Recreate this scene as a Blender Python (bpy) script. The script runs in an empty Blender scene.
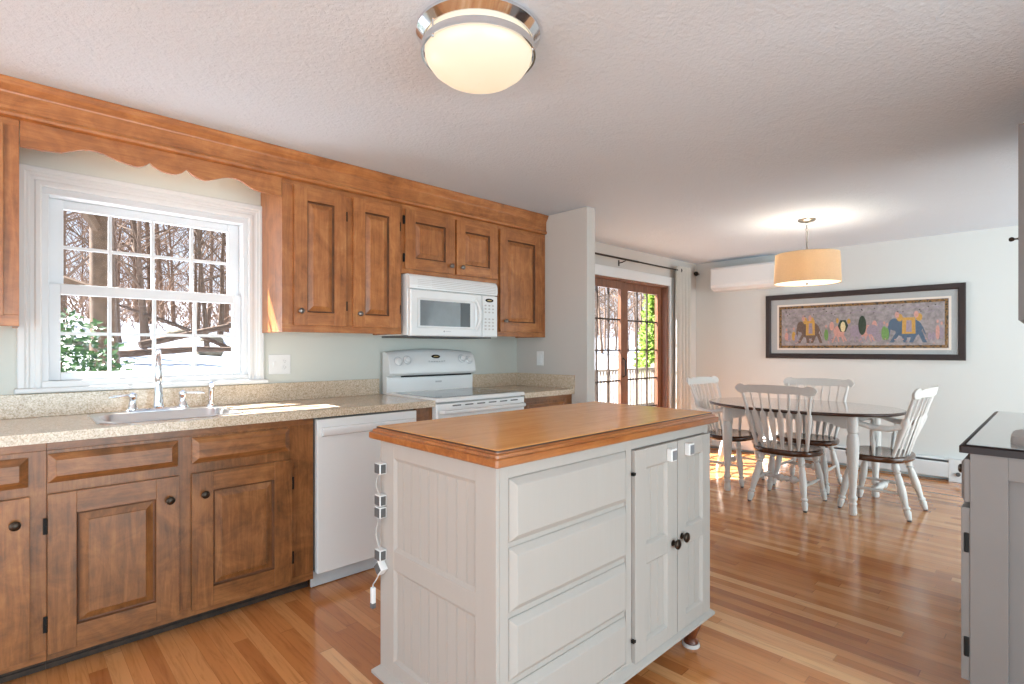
import bpy, bmesh, math, random
from mathutils import Vector, Matrix
PI = math.pi
scene = bpy.context.scene
col = scene.collection

# ------------------------------------------------------------------ camera
YAW = math.radians(46.134)
cam = bpy.data.cameras.new('camera'); camo = bpy.data.objects.new('camera', cam); col.objects.link(camo)
cam.sensor_width = 36; cam.lens = 528.55 / 1024 * 36; cam.shift_y = (348.5 - 342) / 1024
cam.clip_start = .05; cam.clip_end = 400
camo.location = (0, 0, 1.225)
camo.rotation_euler = (PI / 2, 0, YAW - PI / 2)
scene.camera = camo
scene.view_settings.view_transform = 'Standard'
scene.view_settings.look = 'None'
scene.view_settings.gamma = 1
scene.view_settings.use_curve_mapping = False
scene.view_settings.exposure = 0.34

# ------------------------------------------------------------------ world, sun, fill lights
world = bpy.data.worlds.new('world'); scene.world = world; world.use_nodes = True
wn = world.node_tree.nodes; wl = world.node_tree.links; wn.clear()
wo = wn.new('ShaderNodeOutputWorld'); bg = wn.new('ShaderNodeBackground'); wl.new(bg.outputs[0], wo.inputs[0])
tc = wn.new('ShaderNodeTexCoord'); sp = wn.new('ShaderNodeSeparateXYZ'); wl.new(tc.outputs['Generated'], sp.inputs[0])
rmp = wn.new('ShaderNodeValToRGB'); wl.new(sp.outputs[2], rmp.inputs[0])
rmp.color_ramp.elements[0].position = 0.0; rmp.color_ramp.elements[0].color = (.80, .86, .95, 1)
rmp.color_ramp.elements[1].position = .6; rmp.color_ramp.elements[1].color = (.50, .66, .95, 1)
wl.new(rmp.outputs[0], bg.inputs[0]); bg.inputs[1].default_value = 1.0
sun = bpy.data.lights.new('sun', 'SUN'); suno = bpy.data.objects.new('sun', sun); col.objects.link(suno)
sun.energy = 29.0; sun.angle = math.radians(.6); sun.color = (1, .98, .95)
suno.rotation_euler = Vector((.8, -1, -1.457)).to_track_quat('-Z', 'Y').to_euler()
def area(name, loc, target, sx, sy, power, color):
    l = bpy.data.lights.new(name, 'AREA'); l.shape = 'RECTANGLE'; l.size = sx; l.size_y = sy; l.energy = power; l.color = color
    o = bpy.data.objects.new(name, l); o.location = loc
    o.rotation_euler = (Vector(target) - Vector(loc)).to_track_quat('-Z', 'Y').to_euler(); col.objects.link(o); return o
# unseen area lights added outside the view to brighten the room
area('fill_south', (1.0, -3.4, 1.0), (2.4, 2.4, 2.1), 4.5, 1.9, 140, (.70, .90, .98))
area('fill_west', (-2.7, .4, 1.0), (3.0, 1.6, 1.9), 3.0, 1.9, 50, (.70, .90, .98))
area('fill_dining', (4.9, -2.9, 1.1), (5.2, 2.4, 1.9), 2.6, 1.9, 95, (.74, .91, .98))

# ------------------------------------------------------------------ node helpers
class NT:
    def __init__(s, name):
        s.m = bpy.data.materials.new(name); s.m.use_nodes = True
        s.n = s.m.node_tree.nodes; s.l = s.m.node_tree.links; s.n.clear()
        s.out = s.n.new('ShaderNodeOutputMaterial'); s.b = s.n.new('ShaderNodeBsdfPrincipled'); s.l.new(s.b.outputs[0], s.out.inputs[0])
    def node(s, t, **k):
        n = s.n.new(t)
        for a, v in k.items(): setattr(n, a, v)
        return n
    def link(s, a, b): s.l.new(a, b)
    def val(s, sock, v):
        if hasattr(v, 'is_output'): s.l.new(v, sock)
        else: sock.default_value = v
    def math(s, op, a, b=0.0, c=None):
        n = s.node('ShaderNodeMath', operation=op); s.val(n.inputs[0], a); s.val(n.inputs[1], b)
        if c is not None: s.val(n.inputs[2], c)
        return n.outputs[0]
    def coord(s, kind='Object', scale=(1, 1, 1)):
        t = s.node('ShaderNodeTexCoord'); m = s.node('ShaderNodeMapping'); m.inputs['Scale'].default_value = scale
        s.link(t.outputs[kind], m.inputs[0]); return m.outputs[0]
    def noise(s, vec, scale, detail=3, rough=.5, dist=0):
        n = s.node('ShaderNodeTexNoise'); s.link(vec, n.inputs['Vector']); n.inputs['Scale'].default_value = scale
        n.inputs['Detail'].default_value = detail; n.inputs['Roughness'].default_value = rough; n.inputs['Distortion'].default_value = dist
        return n.outputs[0]
    def ramp(s, fac, stops):
        r = s.node('ShaderNodeValToRGB'); s.link(fac, r.inputs[0]); e = r.color_ramp.elements
        while len(e) < len(stops): e.new(.5)
        for i, (p, c) in enumerate(stops): e[i].position = p; e[i].color = (*c, 1)
        return r.outputs[0]
    def mix(s, fac, a, b, mode='MIX'):
        n = s.node('ShaderNodeMix', data_type='RGBA', blend_type=mode)
        s.val(n.inputs[0], fac)
        for i, v in ((6, a), (7, b)):
            if isinstance(v, tuple): v = (*v, 1) if len(v) == 3 else v
            s.val(n.inputs[i], v)
        return n.outputs[2]
    def bump(s, h, strength=.2, dist=.002):
        b = s.node('ShaderNodeBump'); b.inputs['Strength'].default_value = strength; b.inputs['Distance'].default_value = dist
        s.link(h, b.inputs['Height']); s.link(b.outputs[0], s.b.inputs['Normal'])
    def done(s, rough=.5, metal=0, coat=0, spec=None):
        s.val(s.b.inputs['Roughness'], rough); s.b.inputs['Metallic'].default_value = metal
        s.b.inputs['Coat Weight'].default_value = coat; s.b.inputs['Coat Roughness'].default_value = .15
        if spec is not None: s.b.inputs['Specular IOR Level'].default_value = spec
        return s.m
def srgb(r, g, b):
    f = lambda c: (c / 255 / 12.92) if c / 255 <= .04045 else ((c / 255 + .055) / 1.055) ** 2.4
    return (f(r), f(g), f(b))

def plain(name, c, rough=.5, metal=0, var=.06, scale=6, bump=0, bscale=80, coat=0, spec=None):
    t = NT(name); v = t.coord()
    n = t.noise(v, scale, 3)
    t.link(t.ramp(n, [(.3, tuple(x * (1 - var) for x in c)), (.7, tuple(min(1, x * (1 + var)) for x in c))]), t.b.inputs['Base Color'])
    if bump: t.bump(t.noise(v, bscale, 3), bump)
    return t.done(rough, metal, coat, spec)

def wood(name, dark, mid, light, axis, rough=.35, blotch=.5, coat=.15, gs=1.0):
    t = NT(name)
    sc = {'x': (1.2, 14, 14), 'y': (14, 1.2, 14), 'z': (14, 14, 1.2)}[axis]
    v = t.coord('Object', tuple(q * gs for q in sc)); v2 = t.coord('Object', (1, 1, 1))
    oi = t.node('ShaderNodeObjectInfo')
    off = t.node('ShaderNodeVectorMath', operation='ADD'); t.link(v, off.inputs[0])
    cmb = t.node('ShaderNodeCombineXYZ'); r = t.math('MULTIPLY', oi.outputs['Random'], 37.0)
    for i in range(3): t.link(r, cmb.inputs[i])
    t.link(cmb.outputs[0], off.inputs[1])
    g = t.noise(off.outputs[0], 2.6, 7, .68, .9)
    bl = t.noise(v2, 7.5, 7, .68, .8)
    mixv = t.math('ADD', t.math('MULTIPLY', g, 1 - blotch), t.math('MULTIPLY', bl, blotch))
    c = t.ramp(mixv, [(.34, dark), (.5, mid), (.64, light)])
    rb = t.math('ADD', t.math('MULTIPLY', oi.outputs['Random'], .16), .92)
    hs = t.node('ShaderNodeHueSaturation'); t.link(c, hs.inputs['Color']); t.link(rb, hs.inputs['Value'])
    t.link(hs.outputs[0], t.b.inputs['Base Color'])
    t.bump(g, .12, .002)
    return t.done(rough, 0, coat)

M = {}
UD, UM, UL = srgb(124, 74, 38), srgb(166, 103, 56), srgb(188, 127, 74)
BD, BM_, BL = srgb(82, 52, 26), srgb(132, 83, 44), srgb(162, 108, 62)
M['up_z'] = wood('maple_upper_vertical', UD, UM, UL, 'z')
M['up_x'] = wood('maple_upper_horizontal', UD, UM, UL, 'x')
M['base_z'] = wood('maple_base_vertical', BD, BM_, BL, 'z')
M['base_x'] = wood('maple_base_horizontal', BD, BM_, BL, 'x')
M['island_top'] = wood('island_butcher_top', srgb(214, 144, 76), srgb(228, 160, 88), srgb(236, 172, 102), 'x', .27, .3, .2, .6)
M['island_edge'] = wood('island_top_edge', srgb(126, 70, 32), srgb(158, 94, 46), srgb(178, 114, 62), 'x', .28, .3, .3)
M['seat'] = wood('seat_dark_wood', srgb(50, 28, 16), srgb(78, 46, 28), srgb(98, 60, 38), 'y', .25, .3, .4)
M['table_top'] = wood('table_dark_top', srgb(98, 76, 62), srgb(120, 96, 80), srgb(134, 110, 94), 'y', .12, .3, 1.0)
M['table_edge'] = plain('table_dark_edge', srgb(62, 38, 28), .3)
M['slider'] = wood('slider_brown_wood', srgb(94, 60, 44), srgb(122, 80, 58), srgb(138, 94, 70), 'z', .4, .3)
M['groove_shade'] = plain('painted_groove_shade', srgb(98, 60, 34), .5, 0, .3, 12)  # shade around the door panels, painted in as a darker brown
M['toe'] = plain('toe_kick_dark', srgb(52, 36, 24), .6, 0, .5, 30, .3)
M['foot'] = wood('turned_foot_brown', srgb(70, 34, 18), srgb(104, 54, 30), srgb(130, 72, 40), 'z', .3)
M['black'] = plain('black_iron', (.008, .007, .006), .5, spec=.25)
M['bronze'] = plain('knob_bronze', (.05, .035, .025), .3, .8)
M['pewter'] = plain('knob_pewter', (.22, .19, .17), .3, .9)
M['chrome'] = plain('chrome', (.75, .77, .8), .1, 1, .02)
M['nickel'] = plain('brushed_nickel', (.32, .31, .30), .3, 1, .03)
M['steel'] = plain('sink_steel', (.68, .7, .72), .3, .9, .04)
M['white'] = plain('white_enamel', (.80, .80, .79), .22, 0, .01, 3, coat=.3)
M['white_matte'] = plain('white_trim_paint', (.72, .73, .73), .4, 0, .015)
M['vinyl'] = plain('white_window_vinyl', (.70, .72, .74), .35, 0, .01)
M['lightgrey'] = plain('light_grey_plastic', (.55, .56, .57), .5)
M['latch_grey'] = plain('latch_grey', (.20, .20, .21), .5)
M['grey_btn'] = plain('grey_button', (.50, .50, .50), .5)
M['slot'] = plain('dark_slot_plastic', (.10, .10, .10), .6)  # dark grey plastic for slots, pads and housings
M['vent'] = plain('vent_line_plastic', (.52, .48, .45), .6)
M['mwglass'] = plain('microwave_window', (.19, .21, .22), .12, 0, .08, 10, spec=.7)
M['mwglass2'] = plain('microwave_window_dark', (.06, .065, .07), .12, 0, .08, 10)
M['cookglass'] = plain('black_ceramic_glass', (.012, .012, .013), .06, 0, .02, spec=.6)
M['gold'] = plain('badge_gold', (.55, .42, .18), .4, .5)
M['logo'] = plain('logo_grey', (.35, .35, .36), .5)
def brushed(name, c, rough=.5):
    t = NT(name); v = t.coord('Object', (40, 40, 2.0)); v2 = t.coord()
    n = t.noise(v, 1.5, 4, .6); w = t.noise(v2, 7, 5, .7)
    cc = t.ramp(n, [(.3, tuple(x * .98 for x in c)), (.7, tuple(min(1, x * 1.01) for x in c))])
    f = t.ramp(w, [(.66, (0, 0, 0)), (.80, (1, 1, 1))])
    bw = t.node('ShaderNodeRGBToBW'); t.link(f, bw.inputs[0])
    t.link(t.mix(t.math('MULTIPLY', bw.outputs[0], .25), cc, tuple(x * .72 for x in c)), t.b.inputs['Base Color'])
    t.bump(n, .05, .001); return t.done(rough)
M['island_paint'] = brushed('island_distressed_white', srgb(173, 166, 159))
M['chair_paint'] = brushed('chair_white_paint', srgb(222, 219, 214))
M['gray_cab'] = plain('grey_cabinet_paint', srgb(122, 115, 111), .45, 0, .03)
M['gray_in'] = plain('grey_cabinet_panel_paint', srgb(120, 114, 111), .5, 0, .03)
M['gray_top'] = plain('dark_edged_counter_top', srgb(158, 158, 155), .12, 0, .05, 25, coat=.6)
M['tray'] = plain('warm_grey_tray', srgb(166, 158, 152), .4)
M['gray_edge'] = plain('dark_counter_edge', srgb(34, 22, 20), .35, spec=.3)
def wallpaint(name, c):
    t = NT(name); v = t.coord(); n = t.noise(v, 140, 3)
    t.b.inputs['Base Color'].default_value = (*c, 1); t.bump(n, .08, .001); return t.done(.7)
M['wall'] = wallpaint('greige_wall_paint', srgb(212, 214, 211))
M['wall_g'] = wallpaint('warm_greige_wall_paint', srgb(202, 196, 189))
M['wall_k'] = wallpaint('sage_wall_paint', srgb(208, 210, 202))
t = NT('textured_ceiling'); v = t.coord()
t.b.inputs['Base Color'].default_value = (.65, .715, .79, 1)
sw = t.noise(t.coord('Object', (1, 1, 1)), 1.1, 4, .6, 1.5); fine = t.noise(v, 55, 4, .65, .3)
h = t.math('ADD', t.math('MULTIPLY', sw, .9), t.math('MULTIPLY', fine, .35))
t.bump(h, .9, .016); M['ceiling'] = t.done(.85)

# oak strip floor
t = NT('oak_strip_floor'); tc_ = t.node('ShaderNodeTexCoord'); sx = t.node('ShaderNodeSeparateXYZ'); t.link(tc_.outputs['Object'], sx.inputs[0])
W_ = .0572
rowf = t.math('DIVIDE', sx.outputs[0], W_); row = t.math('FLOOR', rowf)
wn1 = t.node('ShaderNodeTexWhiteNoise', noise_dimensions='1D'); t.link(row, wn1.inputs['W'])
ln = t.math('ADD', t.math('MULTIPLY', wn1.outputs[0], .7), .55)
yy = t.math('ADD', t.math('DIVIDE', sx.outputs[1], ln), t.math('MULTIPLY', wn1.outputs[0], 91.7)); cell = t.math('FLOOR', yy)
cb = t.node('ShaderNodeCombineXYZ'); t.link(row, cb.inputs[0]); t.link(cell, cb.inputs[1])
wn2 = t.node('ShaderNodeTexWhiteNoise', noise_dimensions='2D'); t.link(cb.outputs[0], wn2.inputs['Vector'])
plank = t.ramp(wn2.outputs[0], [(0, srgb(170, 104, 56)), (.25, srgb(194, 126, 72)), (.6, srgb(206, 140, 84)), (.88, srgb(214, 152, 96)), (1, srgb(234, 186, 134))])
gv = t.node('ShaderNodeCombineXYZ'); t.link(t.math('MULTIPLY', sx.outputs[0], 22), gv.inputs[0]); t.link(t.math('MULTIPLY', sx.outputs[1], 1.6), gv.inputs[1]); t.link(t.math('MULTIPLY', wn2.outputs[0], 50), gv.inputs[2])
gr = t.noise(gv.outputs[0], 2.4, 5, .6, .8)
gc = t.ramp(gr, [(.3, (.78, .74, .70)), (.5, (1, 1, 1)), (.72, (1.06, 1.05, 1.03))])
c1 = t.mix(1.0, plank, gc, 'MULTIPLY')
fx = t.math('FRACT', rowf); e1 = t.math('LESS_THAN', fx, .022)
fy = t.math('FRACT', yy); e2 = t.math('LESS_THAN', fy, .0035); ed = t.math('MAXIMUM', e1, e2)
t.link(t.mix(t.math('MULTIPLY', ed, .38), c1, srgb(96, 52, 26)), t.b.inputs['Base Color'])
hh = t.math('SUBTRACT', t.math('MULTIPLY', gr, .25), ed); t.bump(hh, .12, .001)
M['floor'] = t.done(t.math('ADD', t.math('MULTIPLY', gr, .10), .11), 0, .35)

# speckled laminate
t = NT('speckled_laminate'); v = t.coord(); a = t.noise(v, 170, 2, .7); b_ = t.noise(v, 70, 3, .6)
c0 = t.ramp(a, [(.30, srgb(168, 144, 118)), (.46, srgb(200, 182, 158)), (.56, srgb(212, 196, 174)), (.7, srgb(228, 216, 200))])
c1 = t.ramp(b_, [(.35, (.9, .87, .84)), (.65, (1.05, 1.04, 1.03))])
t.link(t.mix(1.0, c0, c1, 'MULTIPLY'), t.b.inputs['Base Color']); M['laminate'] = t.done(.22, 0, .3)

# glass: clear panes
t = NT('clear_window_pane'); t.n.remove(t.b)
gl = t.node('ShaderNodeBsdfGlossy'); gl.inputs['Roughness'].default_value = .01
tr = t.node('ShaderNodeBsdfTransparent'); lw = t.node('ShaderNodeFresnel'); lw.inputs[0].default_value = 1.12
mx = t.node('ShaderNodeMixShader'); geo = t.node('ShaderNodeNewGeometry'); t.link(t.math('MULTIPLY', lw.outputs[0], t.math('SUBTRACT', 1.0, geo.outputs['Backfacing'])), mx.inputs[0]); t.link(tr.outputs[0], mx.inputs[1]); t.link(gl.outputs[0], mx.inputs[2]); t.link(mx.outputs[0], t.out.inputs[0])
M['glass'] = t.m
def emis(name, c, s, back=None):
    t = NT(name); t.b.inputs['Base Color'].default_value = (*c, 1)
    v = t.coord(); n = t.noise(v, 3, 2)
    t.link(t.ramp(n, [(.3, tuple(x * .95 for x in c)), (.7, c)]), t.b.inputs['Emission Color'])
    t.b.inputs['Emission Strength'].default_value = s; return t.done(.35)
M['dome'] = emis('lit_frosted_glass', (1, .80, .54), .62); M['dome'].node_tree.nodes['Principled BSDF'].inputs['Base Color'].default_value = (.35, .34, .32, 1)
M['tube'] = emis('lit_tube', (1, .88, .74), 2.0)
M['diffuser'] = emis('lit_pendant_diffuser', (1, .86, .66), 1.0)
def fabric(name, c, trans, scale=(300, 300, 300), rough=.9):
    t = NT(name); v = t.coord('Object', scale); n = t.noise(v, 1, 2, .6)
    cc = t.ramp(n, [(.3, tuple(x * .82 for x in c)), (.7, tuple(min(1, x * 1.08) for x in c))])
    t.link(cc, t.b.inputs['Base Color']); t.b.inputs['Roughness'].default_value = rough
    tl = t.node('ShaderNodeBsdfTranslucent'); t.link(cc, tl.inputs[0]); mx = t.node('ShaderNodeMixShader'); mx.inputs[0].default_value = trans
    t.link(t.b.outputs[0], mx.inputs[1]); t.link(tl.outputs[0], mx.inputs[2]); t.link(mx.outputs[0], t.out.inputs[0]); return t.m
M['shade'] = fabric('linen_lampshade', srgb(218, 198, 168), .4)
M['curtain'] = fabric('curtain_fabric', srgb(226, 222, 214), .3)
# outdoors
M['snow'] = plain('snow', (.44, .48, .55), .6, 0, .06, .8, .5, 3)
M['bark'] = plain('grey_brown_bark', srgb(116, 94, 78), .9, 0, .3, 9, .6, 25)
M['bark2'] = plain('dark_bark', srgb(98, 78, 62), .9, 0, .3, 9, .6, 25)
M['bark3'] = plain('fallen_log_bark', srgb(92, 72, 58), .9, 0, .35, 9, .6, 25)
M['twig'] = plain('brown_twigs', srgb(126, 98, 78), .9, 0, .3, 2)
M['rock'] = plain('mossy_rock', srgb(120, 110, 92), .9, 0, .4, 3, .6, 8)
M['leaf'] = plain('dark_evergreen_leaf', srgb(58, 88, 42), .4, 0, .5, 14)
M['leaf2'] = plain('bright_conifer_foliage', srgb(112, 138, 40), .6, 0, .45, 9)
M['deckwood'] = plain('weathered_deck_wood', srgb(150, 138, 124), .8, 0, .2, 8)
# art
M['art_ground'] = plain('textile_mauve_ground', srgb(152, 144, 144), .8, 0, .28, 28)
M['mat'] = plain('grey_mat_board', srgb(172, 174, 174), .8, 0, .03)
M['matin'] = plain('cream_mat_lip', srgb(228, 218, 206), .8, 0, .03)
t = NT('textile_patterned_border'); v = t.coord('Object', (1, 1, 1)); vo = t.node('ShaderNodeTexVoronoi'); vo.inputs['Scale'].default_value = 34; t.link(v, vo.inputs[0])
t.link(t.ramp(vo.outputs['Distance'], [(.25, srgb(66, 58, 40)), (.5, srgb(150, 110, 60)), (.75, srgb(70, 60, 46))]), t.b.inputs['Base Color']); M['art_border'] = t.done(.8)
for k, c in dict(brown=(112, 92, 80), gold=(196, 152, 78), green=(112, 150, 84), dkgreen=(52, 66, 52), blue=(84, 102, 122), pink=(200, 150, 138), cream=(222, 206, 160), dark=(70, 58, 54), mauve=(152, 138, 150)).items():
    M['art_' + k] = plain('textile_' + k, srgb(*c), .8, 0, .14, 60)
M['frame'] = plain('espresso_picture_frame', srgb(46, 34, 32), .55)
t = NT('picture_glass'); t.n.remove(t.b)
gl = t.node('ShaderNodeBsdfGlossy'); gl.inputs['Roughness'].default_value = .02
tr = t.node('ShaderNodeBsdfTransparent'); lw = t.node('ShaderNodeFresnel'); lw.inputs[0].default_value = 1.22
mx = t.node('ShaderNodeMixShader'); geo = t.node('ShaderNodeNewGeometry'); t.link(t.math('MULTIPLY', lw.outputs[0], t.math('SUBTRACT', 1.0, geo.outputs['Backfacing'])), mx.inputs[0]); t.link(tr.outputs[0], mx.inputs[1]); t.link(gl.outputs[0], mx.inputs[2]); t.link(mx.outputs[0], t.out.inputs[0])
M['picglass'] = t.m

# ------------------------------------------------------------------ mesh helpers
class MB:
    def __init__(s): s.v = []; s.f = []; s.mi = []
    def add(s, vs, fs, mi=0):
        o = len(s.v); s.v += [Vector(p) for p in vs]; s.f += [tuple(i + o for i in f) for f in fs]; s.mi += [mi] * len(fs); return s
    def box(s, x0, x1, y0, y1, z0, z1, mi=0):
        x0, x1 = sorted((x0, x1)); y0, y1 = sorted((y0, y1)); z0, z1 = sorted((z0, z1))
        return s.add([(x0, y0, z0), (x1, y0, z0), (x1, y1, z0), (x0, y1, z0), (x0, y0, z1), (x1, y0, z1), (x1, y1, z1), (x0, y1, z1)],
                     [(0, 3, 2, 1), (4, 5, 6, 7), (0, 1, 5, 4), (1, 2, 6, 5), (2, 3, 7, 6), (3, 0, 4, 7)], mi)
    def tbox(s, T, a0, a1, b0, b1, d0, d1, mi=0):
        P = [T(a, b, d) for d in (d0, d1) for (a, b) in ((a0, b0), (a1, b0), (a1, b1), (a0, b1))]
        return s.add(P, [(0, 3, 2, 1), (4, 5, 6, 7), (0, 1, 5, 4), (1, 2, 6, 5), (2, 3, 7, 6), (3, 0, 4, 7)], mi)
    def prism(s, T, pts, d0, d1, mi=0):
        n = len(pts)
        P = [T(a, b, d0) for a, b in pts] + [T(a, b, d1) for a, b in pts]
        F = [tuple(range(n - 1, -1, -1)), tuple(range(n, 2 * n))] + [(i, (i + 1) % n, n + (i + 1) % n, n + i) for i in range(n)]
        return s.add(P, F, mi)
    def loops(s, L, mi=0, cap0=True, cap1=True, closed=False):
        n = len(L[0]); P = [p for l in L for p in l]; F = []
        k = len(L)
        for j in range(k if closed else k - 1):
            a = j * n; b = ((j + 1) % k) * n
            F += [(a + i, a + (i + 1) % n, b + (i + 1) % n, b + i) for i in range(n)]
        if not closed:
            if cap0: F.append(tuple(range(n - 1, -1, -1)))
            if cap1: F.append(tuple(range((k - 1) * n, k * n)))
        return s.add(P, F, mi)
    def lathe(s, prof, base=(0, 0, 0), axis=(0, 0, 1), n=20, mi=0, cap=True):
        q = Vector((0, 0, 1)).rotation_difference(Vector(axis).normalized()); B = Vector(base)
        L = [[B + q @ Vector((r * math.cos(2 * PI * i / n), r * math.sin(2 * PI * i / n), z)) for i in range(n)] for r, z in prof]
        return s.loops(L, mi, cap, cap)
    def turned(s, p0, p1, prof, n=10, mi=0):   # prof: (t 0..1, radius)
        p0 = Vector(p0); d = Vector(p1) - p0
        return s.lathe([(r, t * d.length) for t, r in prof], p0, d, n, mi)
    def tube(s, pts, rad, n=8, mi=0, flat=1.0):
        pts = [Vector(p) for p in pts]; L = []; up = None
        for i, p in enumerate(pts):
            d = (pts[min(i + 1, len(pts) - 1)] - pts[max(i - 1, 0)]).normalized()
            if up is None: up = d.orthogonal().normalized()
            up = (up - d * up.dot(d)).normalized(); w = d.cross(up); r = rad[i] if isinstance(rad, (list, tuple)) else rad
            L.append([p + up * r * math.cos(2 * PI * k / n) + w * r * flat * math.sin(2 * PI * k / n) for k in range(n)])
        return s.loops(L, mi)
    def build(s, name, mats, parent=None, smooth=False, bevel=0, seg=2, angle=40, local=False):
        me = bpy.data.meshes.new(name)
        off = Vector((0, 0, 0))
        if parent is not None and not local:
            off = world_loc(parent)
        me.from_pydata([p - off for p in s.v], [], s.f)
        if not isinstance(mats, (list, tuple)): mats = [mats]
        for m in mats: me.materials.append(M[m] if isinstance(m, str) else m)
        for i, p in enumerate(me.polygons): p.material_index = s.mi[i]
        bm = bmesh.new(); bm.from_mesh(me); bmesh.ops.recalc_face_normals(bm, faces=bm.faces); bm.to_mesh(me); bm.free()
        if smooth:
            me.shade_smooth(); me.set_sharp_from_angle(angle=math.radians(angle))
        o = bpy.data.objects.new(name, me); col.objects.link(o)
        if parent is not None: o.parent = parent
        if bevel:
            b = o.modifiers.new('bevel', 'BEVEL'); b.width = bevel; b.segments = seg; b.limit_method = 'ANGLE'; b.angle_limit = math.radians(35); b.harden_normals = False
        return o
WL = {}
def world_loc(o):
    p = Vector((0, 0, 0))
    while o is not None: p += o.location; o = o.parent
    return p
def thing(name, label, cat, loc=(0, 0, 0), rz=0, group=None):
    o = bpy.data.objects.new(name, None); o.empty_display_size = .1; col.objects.link(o); o.location = loc; o.rotation_euler = (0, 0, rz)
    o['label'] = label; o['category'] = cat
    if group: o['group'] = group
    return o
def tag(o, label, cat, group=None, kind=None):
    o['label'] = label; o['category'] = cat
    if group: o['group'] = group
    if kind: o['kind'] = kind
    return o
def struct(o, label=None):
    o['kind'] = 'structure'
    if label: o['label'] = label
    return o
def copy_tree(o, parent=None):
    c = o.copy(); col.objects.link(c)
    if parent is not None: c.parent = parent
    for ch in [x for x in KIDS(o)]: copy_tree(ch, c)
    return c
def KIDS(o): return [x for x in bpy.data.objects if x.parent == o]

def FY(plane): return lambda a, b, d: (a, plane - d, b)      # faces -y (towards the kitchen), a=x b=z
def FXm(plane): return lambda a, b, d: (plane - d, a, b)     # faces -x, a=y
def FXp(plane): return lambda a, b, d: (plane + d, a, b)     # faces +x
def FYp(plane): return lambda a, b, d: (a, plane + d, b)     # faces +y
def rect_loops(T, a0, a1, b0, b1, seq):
    return [[T(a0 + i, b0 + i, d), T(a1 - i, b0 + i, d), T(a1 - i, b1 - i, d), T(a0 + i, b1 - i, d)] for i, d in seq]
def raised_door(mb, T, a0, a1, b0, b1, th, st, rl, stile=0, rail=1, gi=2):
    """frame-and-raised-panel door, back at d=0, front at d=th"""
    mb.tbox(T, a0, a0 + st, b0, b1, 0, th, stile); mb.tbox(T, a1 - st, a1, b0, b1, 0, th, stile)
    mb.tbox(T, a0 + st, a1 - st, b0, b0 + rl, 0, th - .0004, rail); mb.tbox(T, a0 + st, a1 - st, b1 - rl, b1, 0, th - .0004, rail)
    S_ = [(0, th - .001), (.004, th - .014), (.009, th - .0145), (.034, th - .005), (.0345, th - .0025)]
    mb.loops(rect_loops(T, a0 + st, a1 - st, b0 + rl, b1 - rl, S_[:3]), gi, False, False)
    mb.loops(rect_loops(T, a0 + st, a1 - st, b0 + rl, b1 - rl, S_[2:]), stile, False, True)
def knob(parent, T, a, b, d, mat='bronze', r=.016):
    p0 = Vector(T(a, b, d)); ax = Vector(T(a, b, d + 1)) - p0
    mb = MB().lathe([(r * .62, 0), (r * .62, .002), (r * .38, .004), (r * .38, .012), (r * .8, .015), (r, .020), (r * .95, .025), (r * .6, .029), (0.001, .030)], p0, ax, 16)
    return mb.build('knob', mat, parent, True)
def hinge(parent, T, a, b, d, side, h=.055):
    mb = MB()
    mb.tbox(T, a, a + side * .010, b - h / 2, b + h / 2, d, d + .003)
    p0 = Vector(T(a, b - h / 2, d + .004)); p1 = Vector(T(a, b + h / 2, d + .004))
    mb.turned(p0, p1, [(0, .002), (.06, .004), (.1, .0055), (.48, .0055), (.5, .004), (.52, .0055), (.9, .0055), (.94, .004), (1, .002)], 8)
    return mb.build('hinge', 'black', parent)

# ------------------------------------------------------------------ room shell
YW, XE, ZC = 3.23, 6.35, 2.295
XR = 3.16                        # return wall face
o = MB().box(-3, XE + .15, -4.0, YW + .15, -.12, 0).build('floor', 'floor'); struct(o)
o = MB().box(-3, XE + .15, -4.0, YW + .15, ZC, ZC + .12).build('ceiling', 'ceiling'); struct(o)
def wall_with_holes(mb, x0, x1, z0, z1, holes, y0, y1):
    xs = x0
    for (a, b, c, d) in holes:
        mb.box(xs, a, y0, y1, z0, z1)
        if c > z0: mb.box(a, b, y0, y1, z0, c)
        mb.box(a, b, y0, y1, d, z1); xs = b
    mb.box(xs, x1, y0, y1, z0, z1)
WX0, WX1, WZ0, WZ1 = .125, 1.005, 1.052, 1.965       # kitchen window rough opening
mb = MB(); wall_with_holes(mb, -3, XR + .06, 0, ZC, [(WX0, WX1, WZ0, WZ1)], YW, YW + .15)
struct(mb.build('wall_north', 'wall_k'))
SX0, SX1, SZ1 = 3.82, 5.680, 1.965
mb = MB(); wall_with_holes(mb, XR + .06, XE + .15, 0, ZC, [(SX0, SX1, 0, SZ1)], YW, YW + .15)
struct(mb.build('wall_north_dining', 'wall_g'))
struct(MB().box(2.20, 4.0, -.56, -.441, 0, ZC).build('wall_behind_grey_cabinets', 'wall'))
struct(MB().box(XE, XE + .15, -4.0, YW, 0, ZC).build('wall_east', 'wall'))
struct(MB().box(XR, XR + .10, 2.474, YW, 0, ZC).build('wall_return', 'wall_g', bevel=.004))
struct(MB().box(-3, XE, -4.0, -3.88, 2.05, ZC).build('wall_south', 'wall'))

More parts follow.
